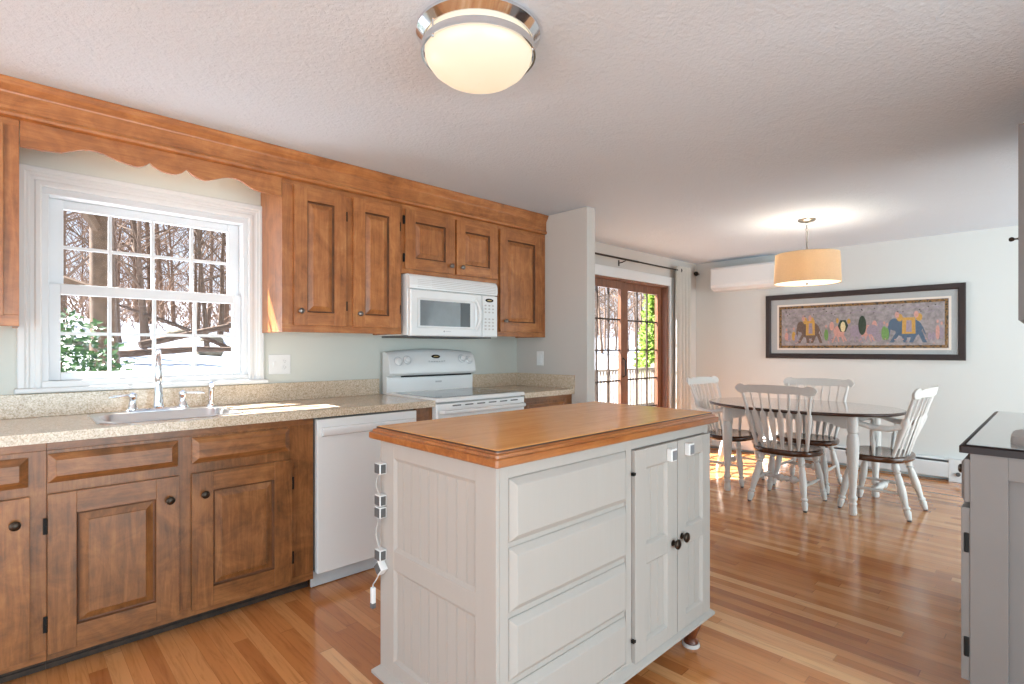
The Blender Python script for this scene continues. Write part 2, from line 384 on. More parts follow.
# casing profile helper: mitred frame around an opening
def casing(T, a0, a1, b0, b1, prof, bottom=False):
    """prof: list (offset outward from opening, depth). closed loop"""
    mb = MB()
    L = []
    if bottom:
        for (o_, d) in prof: L.append([T(a0 - o_, b0 - o_, d), T(a1 + o_, b0 - o_, d), T(a1 + o_, b1 + o_, d), T(a0 - o_, b1 + o_, d)])
        n = 4; P = [p for l in L for p in l]; F = []
        k = len(L)
        for j in range(k):
            for i in range(n): F.append((j * n + i, j * n + (i + 1) % n, ((j + 1) % k) * n + (i + 1) % n, ((j + 1) % k) * n + i))
        mb.add(P, F)
    else:
        for (o_, d) in prof: L.append([T(a0 - o_, b0, d), T(a0 - o_, b1 + o_, d), T(a1 + o_, b1 + o_, d), T(a1 + o_, b0, d)])
        k = len(L); P = [p for l in L for p in l]; F = []
        for j in range(k):
            for i in range(3): F.append((j * 4 + i, j * 4 + i + 1, ((j + 1) % k) * 4 + i + 1, ((j + 1) % k) * 4 + i))
        F.append(tuple(j * 4 for j in range(k))); F.append(tuple(j * 4 + 3 for j in range(k))[::-1])
        mb.add(P, F)
    return mb

# ------------------------------------------------------------------ kitchen window
win = bpy.data.objects.new('window_1', None); col.objects.link(win); win.location = (.565, YW, WZ0); struct(win, 'white double-hung grid window over the kitchen sink')
T = FY(YW)
casing(T, WX0, WX1, WZ0 - .005, WZ1, [(0, 0), (0, .016), (.006, .020), (.022, .020), (.026, .015), (.040, .015), (.046, .020), (.054, .020), (.060, .026), (.080, .026), (.084, .02), (.084, 0)]).build('casing', 'white_matte', win, bevel=.0015)
mb = MB(); mb.box(WX0 - .001, WX0 + .024, YW - .001, YW + .14, WZ0 + .022, WZ1 - .030); mb.box(WX1 - .024, WX1 + .001, YW - .001, YW + .14, WZ0 + .022, WZ1 - .030)
mb.box(WX0, WX1, YW - .001, YW + .14, WZ1 - .030, WZ1 + .001); mb.box(WX0, WX1, YW, YW + .14, WZ0 - .001, WZ0 + .022)
mb.build('jamb', 'vinyl', win, bevel=.002)
MB().box(.032, 1.108, YW - .045, YW + .02, 1.024, 1.047).build('sill', 'white_matte', win, bevel=.006, seg=3)
MB().box(WX0, WX1, YW - .018, YW, 1.045, 1.075).build('stool_apron', 'white_matte', win, bevel=.002)
def sash(name, x0, x1, z0, z1, y, th, st, top, bot, nx, nz, mw):
    mb = MB()
    mb.box(x0, x0 + st, y, y + th, z0, z1); mb.box(x1 - st, x1, y, y + th, z0, z1)
    mb.box(x0 + st, x1 - st, y, y + th, z0, z0 + bot); mb.box(x0 + st, x1 - st, y, y + th, z1 - top, z1)
    f = mb.build(name, 'vinyl', win, bevel=.003)
    mb = MB(); g0, g1, h0, h1 = x0 + st, x1 - st, z0 + bot, z1 - top
    for i in range(1, nx):
        x = g0 + (g1 - g0) * i / nx; mb.box(x - mw / 2, x + mw / 2, y + .008, y + th - .008, h0, h1)
    for j in range(1, nz):
        z = h0 + (h1 - h0) * j / nz; mb.box(g0, g1, y + .0085, y + th - .0085, z - mw / 2, z + mw / 2)
    mb.build('muntins', 'vinyl', f)
    MB().box(g0, g1, y + th / 2 - .002, y + th / 2 + .002, h0, h1).build('pane', 'glass', f)
sash('lower_sash', .149, .981, 1.074, 1.530, YW + .035, .032, .043, .050, .038, 4, 2, .015)
sash('upper_sash', .149, .981, 1.490, 1.935, YW + .075, .032, .056, .044, .040, 4, 2, .015)

# ------------------------------------------------------------------ crown and valance
prof = [(2.862, 2.294), (2.862, 2.284), (2.870, 2.268), (2.884, 2.244), (2.886, 2.238), (2.886, 2.172), (2.880, 2.168), (2.878, 2.158), (2.882, 2.148), (2.899, 2.142), (2.925, 2.142), (2.925, 2.294)]
Tx = lambda a, b, d: (d, a, b)
o = MB().prism(Tx, prof, -1.2, XR - .001).build('trim_1', 'up_x', None, bevel=.001); struct(o, 'stained wood crown board running above the upper cabinets')
vt = [(.046, 2.038), (.11, 2.038), (.175, 2.045), (.207, 2.060), (.24, 2.074), (.267, 2.080), (.293, 2.079), (.318, 2.074), (.355, 2.061), (.39, 2.053), (.42, 2.048), (.438, 2.048), (.455, 2.054), (.470, 2.064), (.483, 2.077), (.495, 2.066), (.522, 2.052), (.55, 2.046), (.57, 2.045), (.59, 2.049), (.61, 2.060), (.631, 2.081), (.650, 2.064), (.669, 2.053), (.69, 2.047), (.708, 2.045), (.73, 2.052), (.752, 2.062), (.79, 2.078), (.82, 2.086), (.843, 2.087), (.865, 2.082), (.89, 2.072), (.92, 2.055), (.943, 2.047), (.978, 2.044), (1.074, 2.044)]
o = MB().prism(FY(2.918), [(1.074, 2.145), (.046, 2.145)] + vt, 0, .018).build('window_valance', 'up_x', None, bevel=.0012)
tag(o, 'scalloped stained wood valance board spanning above the kitchen window', 'valance')
o = MB().tube([(.35, 3.05, 2.262), (.95, 3.05, 2.262)], .014, 12).box(.33, .97, 3.02, 3.08, 2.276, 2.294).build('valance_light', 'tube')
tag(o, 'slim light tube on the ceiling hidden behind the scalloped valance', 'light')

# ------------------------------------------------------------------ upper cabinets
UY = 2.9
def upper(x0, x1, z0, label, doors, end=0):
    t = thing('wall_cabinet', label, 'cabinet', ((x0 + x1) / 2, YW, z0))
    mb = MB()
    mb.box(x0, x1, UY + .019, YW - .001, z0 + .02, 2.141, 0)
    # face frame
    mb.box(x0, x1, UY, UY + .019, z0, z0 + .045, 1); mb.box(x0, x1, UY, UY + .019, 2.115, 2.141, 1)
    mb.box(x0, x1, UY + .0005, UY + .019, z0 + .045, 2.115, 0)
    mb.box(x0, x0 + .018, UY + .019, YW - .001, z0, z0 + .02, 0); mb.box(x1 - .018, x1, UY + .019, YW - .001, z0, z0 + .02, 0)
    mb.build('carcass', ['up_z', 'up_x'], t, bevel=.0012)
    for (a0, a1, b0, b1, kx, kz, hs) in doors:
        d = MB(); raised_door(d, FY(UY), a0, a1, b0, b1, .020, min(.075, (a1 - a0) * .24), .072)
        d = d.build('door', ['up_z', 'up_x', 'groove_shade'], t, bevel=.0012)
        knob(d, FY(UY), kx, kz, .02, 'pewter')
        hx = a1 + .003 if hs > 0 else a0 - .003
        for hz in (b0 + .13 * (b1 - b0) + .02, b1 - .13 * (b1 - b0) - .02): hinge(d, FY(UY), hx, hz, .006, hs)
    return t
upper(1.076, 1.815, 1.315, 'tall two-door wood wall cabinet between the window and the microwave',
      [(1.134, 1.434, 1.353, 2.112, 1.165, 1.43, 1), (1.480, 1.792, 1.353, 2.112, 1.515, 1.43, 1)])
upper(1.816, 2.637, 1.703, 'short two-door wood wall cabinet directly above the white microwave',
      [(1.834, 2.226, 1.733, 2.112, 2.190, 1.785, -1), (2.244, 2.624, 1.733, 2.112, 2.285, 1.785, 1)])
upper(2.638, 3.159, 1.315, 'narrow one-door wood wall cabinet right of the microwave, against the return wall',
      [(2.650, 3.100, 1.350, 2.112, 2.695, 1.43, 1)])
upper(-.62, .044, 1.315, 'wood wall cabinet left of the kitchen window, cut off by the photo edge',
      [(-.30, -.002, 1.353, 2.112, -.27, 1.43, -1)])

# ------------------------------------------------------------------ base cabinets
BY = 2.62
def basecab(x0, x1, label, doors, drawers, top=.8755, kick=True):
    t = thing('base_cabinet', label, 'cabinet', ((x0 + x1) / 2, YW - .3, 0))
    mb = MB(); mb.box(x0, x1, BY + .019, YW - .002, .06, top, 0)
    mb.box(x0, x1, BY, BY + .019, .062, .1, 1); mb.box(x0, x1, BY, BY + .019, .845, top, 1); mb.box(x0, x1, BY + .0005, BY + .019, .1, .845, 0)
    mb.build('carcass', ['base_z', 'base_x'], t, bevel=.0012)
    mb = MB(); mb.box(x0, x1, 2.69, 2.71, .0, .06); mb.box(x0, x1, 2.684, 2.69, .001, .022)
    mb.build('toe_kick', 'toe', t, bevel=.001)
    for (a0, a1, kx, kz, hs) in doors:
        d = MB(); raised_door(d, FY(BY), a0, a1, .090, .683, .020, .083, .083)
        d = d.build('door', ['base_z', 'base_x', 'groove_shade'], t, bevel=.0012)
        knob(d, FY(BY), kx, kz, .02, 'bronze', .017)
        hx = a1 + .003 if hs > 0 else a0 - .003
        for hz in (.20, .565): hinge(d, FY(BY), hx, hz, .006, hs, .06)
    for (a0, a1, z0, z1, k) in drawers:
        L = rect_loops(FY(BY), a0, a1, z0, z1, [(0, 0), (0, .006), (.022, .019), (.024, .021)])
        d = MB().loops(L).build('drawer_front', 'base_x', t, bevel=.001)
        if k: knob(d, FY(BY), (a0 + a1) / 2, (z0 + z1) / 2, .02)
    return t
basecab(-.62, .1145, 'stained wood base cabinet left of the sink unit, cut off by the photo edge', [(-.33, .068, .028, .592, -1)], [(-.33, .064, .718, .826, False)])
basecab(.115, 1.126, 'stained wood sink base cabinet with two raised-panel doors below the window', [(.117, .538, .502, .589, -1), (.585, 1.013, .632, .589, 1)], [(.117, .536, .723, .832, False), (.588, 1.005, .724, .838, False)])
basecab(2.616, 3.158, 'wood base cabinet in the corner right of the range', [(2.66, 3.06, 2.70, .60, 1)], [(2.66, 3.06, .72, .826, True)])
t = thing('filler_panel', 'narrow stained wood filler panel between the dishwasher and the range', 'panel', (1.79, 2.62, 0))
MB().box(1.734, 1.853, BY, YW - .01, .062, .8755).build('stile', 'base_z', t, bevel=.001)
MB().box(1.734, 1.853, 2.69, 2.71, 0, .062).build('toe_kick', 'toe', t)

# ------------------------------------------------------------------ countertops
CY = 2.59
def rrect(x0, x1, y0, y1, r, z, n=6):
    P = []
    for cx, cy, a in ((x1 - r, y0 + r, -90), (x1 - r, y1 - r, 0), (x0 + r, y1 - r, 90), (x0 + r, y0 + r, 180)):
        for i in range(n + 1):
            t_ = math.radians(a + 90 * i / n); P.append((cx + r * math.cos(t_), cy + r * math.sin(t_), z))
    return P
SKX0, SKX1, SKY0, SKY1 = .276, .832, 2.70, 3.15
t = thing('countertop', 'speckled beige laminate countertop running under the window to the range', 'countertop', (.6, 2.9, .877))
mb = MB(); z0, z1 = .877, .915
hx0, hx1, hy0, hy1 = SKX0 + .02, SKX1 - .02, SKY0 + .02, SKY1 - .02
mb.box(-.62, hx0, CY, YW - .001, z0, z1); mb.box(hx1, 1.856, CY, YW - .001, z0, z1); mb.box(hx0, hx1, CY, hy0, z0, z1); mb.box(hx0, hx1, hy1, YW - .001, z0, z1)
mb.build('counter_slab', 'laminate', t)
MB().box(-.62, 1.836, YW - .022, YW - .001, z1, 1.020).build('backsplash', 'laminate', t, bevel=.002)
t = thing('countertop', 'short speckled beige laminate countertop in the corner right of the range', 'countertop', (2.9, 2.9, .877))
MB().box(2.613, XR - .001, CY, YW - .001, z0, z1).build('counter_slab', 'laminate', t, bevel=.002)
mb = MB(); mb.box(2.613, XR - .001, YW - .022, YW - .001, z1, 1.020); mb.box(XR - .022, XR - .001, CY, YW - .022, z1, 1.020)
mb.build('backsplash', 'laminate', t, bevel=.002)
# sink
t = thing('kitchen_sink', 'stainless single-bowl sink set in the counter below the window', 'sink', (.567, 2.9, .915))
bx0, bx1, by0, by1 = .312, .796, 2.735, 3.06
z = .915
L = [rrect(SKX0, SKX1, SKY0, SKY1, .05, z + .0005), rrect(SKX0 + .003, SKX1 - .003, SKY0 + .003, SKY1 - .003, .05, z + .005), rrect(SKX0 + .012, SKX1 - .012, SKY0 + .012, SKY1 - .012, .045, z + .003),
     rrect(bx0 - .006, bx1 + .006, by0 - .006, by1 + .006, .075, z + .003), rrect(bx0, bx1, by0, by1, .07, z - .006), rrect(bx0 + .012, bx1 - .012, by0 + .012, by1 - .012, .07, z - .14), rrect(bx0 + .05, bx1 - .05, by0 + .05, by1 - .05, .06, z - .175)]
MB().loops(L, 0, False, True).build('bowl', 'steel', t, True, angle=50)
MB().lathe([(.001, .0), (.035, 0), (.042, .003), (.044, .001), (.044, -.004)][::-1], (.567, 2.89, z - .172)).build('strainer', 'chrome', t, True)
# faucet
fx, fy, fz = .553, 3.108, .9185
t = thing('kitchen_faucet', 'chrome bridge faucet with tall gooseneck and two lever handles', 'faucet', (fx, fy, fz))
MB().loops([rrect(fx - .135, fx + .135, fy - .026, fy + .026, .025, fz), rrect(fx - .135, fx + .135, fy - .026, fy + .026, .025, fz + .008), rrect(fx - .128, fx + .128, fy - .019, fy + .019, .018, fz + .015)]).build('base_plate', 'chrome', t, True)
sp_ = [(fx, fy, fz + .01), (fx, fy, fz + .20)]
R_ = .068
ux, uy_ = -.175, -.985
for i in range(13):
    a = PI * i / 12; q_ = R_ - R_ * math.cos(a); sp_.append((fx + ux * q_, fy + uy_ * q_, fz + .225 + R_ * math.sin(a)))
ex_, ey_ = fx + ux * 2 * R_, fy + uy_ * 2 * R_; sp_ += [(ex_, ey_, fz + .20), (ex_, ey_, fz + .165)]
mb = MB().lathe([(.024, 0), (.026, .012), (.022, .03), (.020, .07), (.017, .10), (.0125, .12), (.0125, .13)], (fx, fy, fz + .012), n=18)
mb.build('spout_base', 'chrome', t, True)
mb = MB().tube(sp_, .0115, 12); mb.lathe([(.0115, 0), (.014, .01), (.0155, .05), (.0155, .075), (.012, .085)][::1], (ex_, ey_, fz + .235), (0, 0, -1), 14)
mb.build('gooseneck_spout', 'chrome', t, True)
for s_ in (-1, 1):
    hx_ = fx + s_ * .105
    h_ = MB().lathe([(.024, 0), (.024, .008), (.017, .022), (.014, .045), (.017, .058), (.019, .066), (.016, .078), (.001, .085)], (hx_, fy, fz + .010), n=16).build('handle_base', 'chrome', t, True)
    MB().tube([(hx_ - s_ * .018, fy, fz + .081), (hx_ + s_ * .02, fy, fz + .081), (hx_ + s_ * .075, fy - .012, fz + .079), (hx_ + s_ * .095, fy - .015, fz + .076)], [.005, .006, .0075, .004], 10, flat=.7).build('lever_handle', 'chrome', h_, True)
t = thing('side_spray', 'small chrome side spray standing right of the faucet', 'spray', (.79, 3.125, .919))
MB().lathe([(.022, 0), (.022, .006), (.014, .014), (.014, .03), (.001, .032)], (.79, 3.125, .919)).build('spray_base', 'chrome', t, True)
MB().tube([(.79, 3.125, .945), (.79, 3.125, .975), (.79, 3.122, 1.00), (.788, 3.112, 1.025), (.785, 3.095, 1.036), (.782, 3.078, 1.034)], [.010, .012, .013, .016, .017, .012], 12).build('spray_head', 'chrome', t, True)

# ------------------------------------------------------------------ outlet and switch
t = thing('outlet_plate', 'white double switch and outlet plate on the wall right of the window', 'outlet', (1.18, YW, 1.13))
TF = FY(YW)
MB().tbox(TF, 1.119, 1.247, 1.072, 1.190, 0, .006).build('cover_plate', 'white', t, bevel=.002)
MB().tbox(TF, 1.143, 1.159, 1.118, 1.146, .006, .014).build('toggle', 'white', t, bevel=.001)
mb = MB()
for zz in (1.112, 1.15): mb.prism(TF, [(1.212 + .016 * math.cos(i * PI / 6), zz + .014 * math.sin(i * PI / 6)) for i in range(12)], .006, .0085)
mb.build('receptacle', 'white', t)
for zz in (1.112, 1.15):
    for q in ((1.205, 1.2065, zz - .002, zz + .006), (1.216, 1.2175, zz - .002, zz + .006), (1.210, 1.2135, zz - .009, zz - .006)):
        MB().tbox(TF, *q, .0085, .009).build('socket_slot', 'slot', t)
TS = FXm(XR)
t = thing('light_switch', 'white single rocker switch on the return wall right of the corner counter', 'switch', (XR, 2.953, 1.143))
MB().tbox(TS, 2.917, 2.990, 1.086, 1.202, 0, .006).build('cover_plate', 'white', t, bevel=.002)
MB().tbox(TS, 2.937, 2.970, 1.110, 1.178, .006, .010).build('rocker', 'white', t, bevel=.001)

# ------------------------------------------------------------------ microwave
t = thing('microwave', 'white over-the-range microwave mounted below the short wall cabinet', 'microwave', (2.2, YW, 1.3))
mx0, mx1, mz0, mz1, my = 1.820, 2.632, 1.305, 1.700, 2.862
mx0, mx1 = 1.833, 2.580
T = FY(my)
MB().box(mx0, mx1, my, YW - .001, mz0 + .004, mz1).build('housing', 'white', t, bevel=.004)
MB().box(mx0 + .02, mx1 - .02, my + .02, YW - .02, mz0 - .008, mz0 + .004).build('underside_plate', 'slot', t, bevel=.002)
pr = [(0, 1.606), (.026, 1.606), (.030, 1.63), (.029, 1.66), (.022, 1.683), (.010, 1.696), (0, 1.699)]
g_ = MB().prism(lambda a, b, d: (d, my - a, b), pr, mx0 + .001, mx1 - .001).build('top_grille', 'white', t, bevel=.002)
mb = MB()
for i in range(6):
    zz = 1.618 + i * .0115; yy_ = .0305 if i < 4 else .0285 - (i - 4) * .005
    mb.tbox(T, 2.00, mx1 - .02, zz, zz + .0028, yy_ - .006, yy_ + .0004); mb.tbox(T, mx0 + .06, 1.995, zz, zz + .0018, yy_ - .006, yy_ + .0003)
mb.build('vent_slot', 'vent', g_)
dr = MB()
L = rect_loops(T, mx0 + .006, 2.432, mz0, 1.601, [(0, 0), (0, .024), (.006, .030), (.05, .030), (.06, .024)])
dr.loops(L); dr = dr.build('door', 'white', t, bevel=.001)
MB().tbox(T, 1.915, 2.240, 1.372, 1.536, .02, .0265).build('door_window', 'mwglass', dr, bevel=.001)
MB().tbox(T, 2.240, 2.325, 1.372, 1.536, .02, .0265).build('door_window_edge', 'mwglass2', dr)
hp = [(2.372 + .018 * math.sin(PI * i / 12), 1.345 + .225 * i / 12) for i in range(13)]
MB().tube([(x, my - .030 - .030 * math.sin(PI * i / 12), z_) for i, (x, z_) in enumerate(hp)], [.008 + .006 * math.sin(PI * i / 12) for i in range(13)], 10).build('handle', 'white', dr, True)
MB().prism(T, [(2.10 + .006 * math.cos(i * PI / 6), 1.338 + .006 * math.sin(i * PI / 6)) for i in range(12)], .030, .0306).build('round_logo', 'logo', dr)
MB().tbox(T, 2.112, 2.155, 1.336, 1.341, .030, .0303).build('logo_bar', 'lightgrey', dr)
cp = MB(); cp.loops(rect_loops(T, 2.436, mx1 - .002, mz0, 1.601, [(0, 0), (0, .024), (.006, .030)])); cp = cp.build('control_panel', 'white', t, bevel=.001)
MB().prism(T, [(2.498 + .038 * math.cos(i * PI / 12), 1.567 + .0135 * math.sin(i * PI / 12)) for i in range(24)], .030, .032).build('oval_badge', 'black', cp)
MB().prism(T, [(2.498 + .022 * math.cos(i * PI / 8), 1.567 + .004 * math.sin(i * PI / 8)) for i in range(16)], .032, .0324).build('badge_mark', 'gold', cp)
for j in range(8):
    if j == 3: continue
    for i in range(3):
        x = 2.462 + i * .035; zz = 1.53 - j * .024
        MB().prism(T, [(x + .010 * math.cos(k * PI / 5), zz + .006 * math.sin(k * PI / 5)) for k in range(10)], .030, .0312).build('button', 'vent', cp)

# ------------------------------------------------------------------ range
t = thing('electric_range', 'white freestanding electric range with black glass cooktop and rear controls', 'range', (2.233, 2.9, 0))
rx0, rx1 = 1.854, 2.601
MB().box(rx0 + .002, rx1 - .002, 2.612, 3.20, .05, .897).build('body', 'white', t, bevel=.003)
MB().box(rx0 + .03, rx1 - .03, 2.65, 3.18, .0, .05).build('plinth', 'slot', t)
ct = MB(); ct.loops([rrect(rx0, rx1, 2.572, 3.16, .012, z_) for z_ in (.903, .918)] + [rrect(rx0 + .006, rx1 - .006, 2.578, 3.155, .010, .926)])
ct = ct.build('cooktop', 'white', t, True)
MB().loops([rrect(rx0 + .035, rx1 - .035, 2.625, 3.09, .015, z_) for z_ in (.924, .9275)]).build('glass_surface', 'cookglass', ct)
for (bx, by, br) in ((2.03, 2.76, .09), (2.43, 2.76, .075), (2.03, 2.99, .075), (2.43, 2.99, .09)):
    mb = MB(); n = 32
    mb.loops([[(bx + r * math.cos(2 * PI * i / n), by + r * math.sin(2 * PI * i / n), z_) for i in range(n)] for r, z_ in ((br, .9276), (br, .928), (br - .002, .928), (br - .002, .9276))], closed=True)
    mb.build('burner_ring', 'grey_btn', ct)
# backguard
pr = [(3.20, .915), (3.145, .915), (3.142, 1.025), (3.150, 1.033), (3.118, 1.040), (3.106, 1.055), (3.108, 1.095), (3.118, 1.14), (3.134, 1.175), (3.150, 1.192), (3.17, 1.20), (3.20, 1.20)]
def arch(x): u = (x - rx0) / (rx1 - rx0) * 2 - 1; return .022 * (1 - u * u)
mb = MB(); L = []
for i in range(17):
    x = rx0 + (rx1 - rx0) * i / 16; L.append([(x, y_, z_ + (arch(x) if z_ > 1.12 else 0)) for y_, z_ in pr])
mb.loops(L); bgd = mb.build('backguard', 'white', t, True, bevel=.002, angle=30)
MB().box(rx0 + .11, rx1 - .03, 3.125, 3.146, 1.0275, 1.037).build('vent_gap', 'black', bgd)
nrm = Vector((0, -1, .30)).normalized()
for (kx, kz) in ((1.925, 1.138), (1.995, 1.146), (2.470, 1.150), (2.540, 1.140)):
    ky = 3.115
    k = MB().lathe([(.028, 0), (.028, .003), (.022, .006), (.021, .016), (.017, .020), (.001, .021)], (kx, ky, kz), nrm, 20); k = k.build('control_knob', 'white', bgd, True); MB().lathe([(.032, 0), (.032, .0022), (.001, .0024)], (kx, ky, kz), nrm, 24).build('knob_ring', 'lightgrey', k, True)
Tb = lambda a, b, d: (a, 3.121 - (1.175 - b) * .38 - d, b)
MB().prism(Tb, [(2.235 + .036 * math.cos(i * PI / 12), 1.168 + .013 * math.sin(i * PI / 12)) for i in range(24)], -.001, .006).build('oval_badge', 'black', bgd)
MB().prism(Tb, [(2.235 + .022 * math.cos(i * PI / 8), 1.168 + .004 * math.sin(i * PI / 8)) for i in range(16)], .006, .0065).build('badge_mark', 'gold', bgd)
mb = MB()
for i in range(7): mb.prism(Tb, [(2.17 + i * .022 + .006 * math.cos(k * PI / 4), 1.135 - .003 * math.sin(i * PI / 6) + .004 * math.sin(k * PI / 4)) for k in range(8)], .002, .0055)
mb.build('touch_pads', 'grey_btn', bgd)
MB().tbox(FY(3.1425), 2.252, 2.306, .980, .992, 0, .002).build('model_plate', 'grey_btn', bgd)
dd = MB(); dd.loops(rect_loops(FY(2.612), rx0 + .002, rx1 - .002, .24, .893, [(0, 0), (0, .028), (.006, .034)])); dd = dd.build('oven_door', 'white', t, bevel=.001)
mb = MB()
for i in range(6):
    x = 1.975 + i * .098; mb.tbox(FY(2.578), x, x + .066, .872, .880, -.001, .0012)
mb.build('vent_slot', 'slot', dd)
MB().tube([(rx0 + .03, 2.578, .842), (rx0 + .04, 2.545, .842), (rx0 + .08, 2.535, .842), (rx1 - .08, 2.535, .842), (rx1 - .04, 2.545, .842), (rx1 - .03, 2.578, .842)], .014, 10).build('door_handle', 'white', dd, True)
MB().tbox(FY(2.578), rx0 + .12, rx1 - .12, .40, .74, -.001, .002).build('oven_window', 'cookglass', dd)
MB().loops(rect_loops(FY(2.612), rx0 + .002, rx1 - .002, .07, .23, [(0, 0), (0, .026), (.006, .032)])).build('storage_drawer', 'white', t)

# ------------------------------------------------------------------ dishwasher
t = thing('dishwasher', 'white built-in dishwasher between the sink cabinet and the range', 'dishwasher', (1.43, 2.9, 0))
MB().box(1.129, 1.733, 2.64, 3.20, .10, .872).build('tub_housing', 'slot', t)
dd = MB().box(1.139, 1.729, 2.598, 2.64, .085, .866).build('door', 'white', t, bevel=.005, seg=3)
pr = [(0, .780), (.004, .778), (.020, .784), (.024, .790), (.024, .816), (.018, .822), (0, .824)]
MB().prism(lambda a, b, d: (d, 2.598 - a, b), pr, 1.158, 1.710).build('bar_handle', 'white', dd, True, bevel=.002, angle=50)
MB().box(1.13, 1.733, 2.655, 2.67, 0.004, .085).build('kick_plate', 'lightgrey', t, bevel=.002)
def text_mesh(name, s, size, loc, rot, mat, parent, depth=.0006):
    c = bpy.data.curves.new(name, 'FONT'); c.body = s; c.size = size; c.extrude = depth; c.align_x = 'CENTER'; c.align_y = 'CENTER'; c.shear = .2
    o = bpy.data.objects.new(name, c); me = bpy.data.meshes.new_from_object(o); bpy.data.objects.remove(o)
    o = bpy.data.objects.new(name, me); col.objects.link(o); me.materials.append(M[mat])
    if parent is not None: o.parent = parent; o.location = Vector(loc) - world_loc(parent)
    o.rotation_euler = rot; return o
text_mesh('brand_lettering', 'Whirlpool', .026, (1.535, 2.5974, .345), (PI / 2, 0, 0), 'logo', dd)

# ------------------------------------------------------------------ island
ix0, ix1, iy0, iy1 = .923, 2.106, 1.020, 1.606
isl = thing('kitchen_island', 'distressed white kitchen island with drawers, cupboard doors and wooden top', 'kitchen island', ((ix0 + ix1) / 2, (iy0 + iy1) / 2, 0))
MB().box(ix0 + .012, ix1 - .012, iy0 + .012, iy1 - .012, .14, .918).build('inner_carcass', 'island_paint', isl)
# front frame
TFr = FY(iy0 + .012)
mb = MB(); mb.tbox(TFr, ix0 + .0125, .967, .145, .918, 0, .012); mb.tbox(TFr, 1.515, 1.546, .145, .918, 0, .0118); mb.tbox(TFr, ix1 - .03, ix1 - .0125, .145, .918, 0, .012)
mb.tbox(TFr, .967, 1.515, .880, .918, 0, .0116); mb.tbox(TFr, 1.546, ix1 - .03, .880, .918, 0, .0116); mb.tbox(TFr, .967, ix1 - .03, .145, .16, 0, .0116)
mb.tbox(TFr, .967, 1.515, .16, .880, -.002, .006)
mb.build('front_frame', 'island_paint', isl, bevel=.001)
for (z0_, z1_) in ((.706, .878), (.519, .692), (.337, .502), (.160, .320)):
    mb = MB(); mb.loops(rect_loops(FY(iy0 + .006), .970, 1.513, z0_, z1_, [(0, 0), (0, .003), (.003, .006), (.018, .018), (.021, .019)]))
    mb.build('drawer_front', 'island_paint', isl, bevel=.0008)
def shaker(T, a0, a1, b0, b1, st, top, bot, mids, th, inner, parent, name, mat='island_paint', bead=0):
    mb = MB(); mb.tbox(T, a0, a0 + st, b0, b1, 0, th); mb.tbox(T, a1 - st, a1, b0, b1, 0, th)
    mb.tbox(T, a0 + st, a1 - st, b1 - top, b1, 0, th - .0003); mb.tbox(T, a0 + st, a1 - st, b0, b0 + bot, 0, th - .0003)
    ys = [b0 + bot]
    for (m0, m1) in mids: mb.tbox(T, a0 + st, a1 - st, m0, m1, 0, th - .0003); ys += [m0, m1]
    ys.append(b1 - top)
    f = mb.build(name, mat, parent, bevel=.0012)
    for i in range(0, len(ys), 2):
        mb = MB(); p0, p1 = ys[i], ys[i + 1]; q0, q1 = a0 + st, a1 - st
        if bead:
            # beadboard profile
            n = max(3, round((q1 - q0) / bead)); w = (q1 - q0) / n; prof_ = []
            for k in range(n):
                x = q0 + k * w; prof_ += [(x, inner), (x + w * .84, inner), (x + w * .87, inner - .0012), (x + w * .90, inner - .0012), (x + w * .93, inner), (x + w * .97, inner), (x + w, inner - .0012)]
            prof_ += [(q1, inner), (q1, 0), (q0, 0)]
            P = [T(a, p0, d) for a, d in prof_] + [T(a, p1, d) for a, d in prof_]; m = len(prof_)
            mb.add(P, [tuple(range(m)), tuple(range(2 * m - 1, m - 1, -1))] + [(j, (j + 1) % m, m + (j + 1) % m, m + j) for j in range(m)])
        else: mb.tbox(T, q0, q1, p0, p1, 0, inner)
        mb.build('beadboard_panel' if bead else 'recessed_panel', mat, f)
        # inner moulding
        mb = MB(); c = .006
        L = [[T(q0 + o_, p0 + o_, d), T(q1 - o_, p0 + o_, d), T(q1 - o_, p1 - o_, d), T(q0 + o_, p1 - o_, d)] for o_, d in ((-.001, th - .001), (.004, th - .004), (.010, inner + .001), (.010, inner - .001), (-.001, inner - .001))]
        mb.loops(L, closed=True); mb.build('panel_molding', mat, f)
    return f
TD = FY(iy0 + .008)
d1 = shaker(TD, 1.549, 1.832, .150, .876, .070, .066, .050, [(.473, .536)], .022, .010, isl, 'cupboard_door', bead=.045)
d2 = shaker(TD, 1.837, 2.100, .150, .876, .062, .066, .050, [(.473, .536)], .022, .010, isl, 'cupboard_door', bead=.045)
knob(d1, TD, 1.800, .499, .022, 'bronze', .019); knob(d2, TD, 1.866, .509, .022, 'bronze', .019)
for zz in (.228, .797):
    MB().tbox(TD, 1.538, 1.553, zz - .005, zz + .005, .012, .0225).build('hinge', 'black', d1)
# end panels
TL = FXm(ix0 + .012)
shaker(TL, iy0, iy1, .145, .918, .085, .054, .050, [(.498, .560)], .012, .004, isl, 'end_panel', bead=.044)
shaker(FXp(ix1 - .012), iy0, iy1, .145, .918, .085, .054, .050, [(.498, .560)], .012, .004, isl, 'end_panel', bead=.044)
MB().tbox(FYp(iy1 - .012), ix0 + .0125, ix1 - .0125, .145, .918, 0, .012).build('back_panel', 'island_paint', isl, bevel=.001)
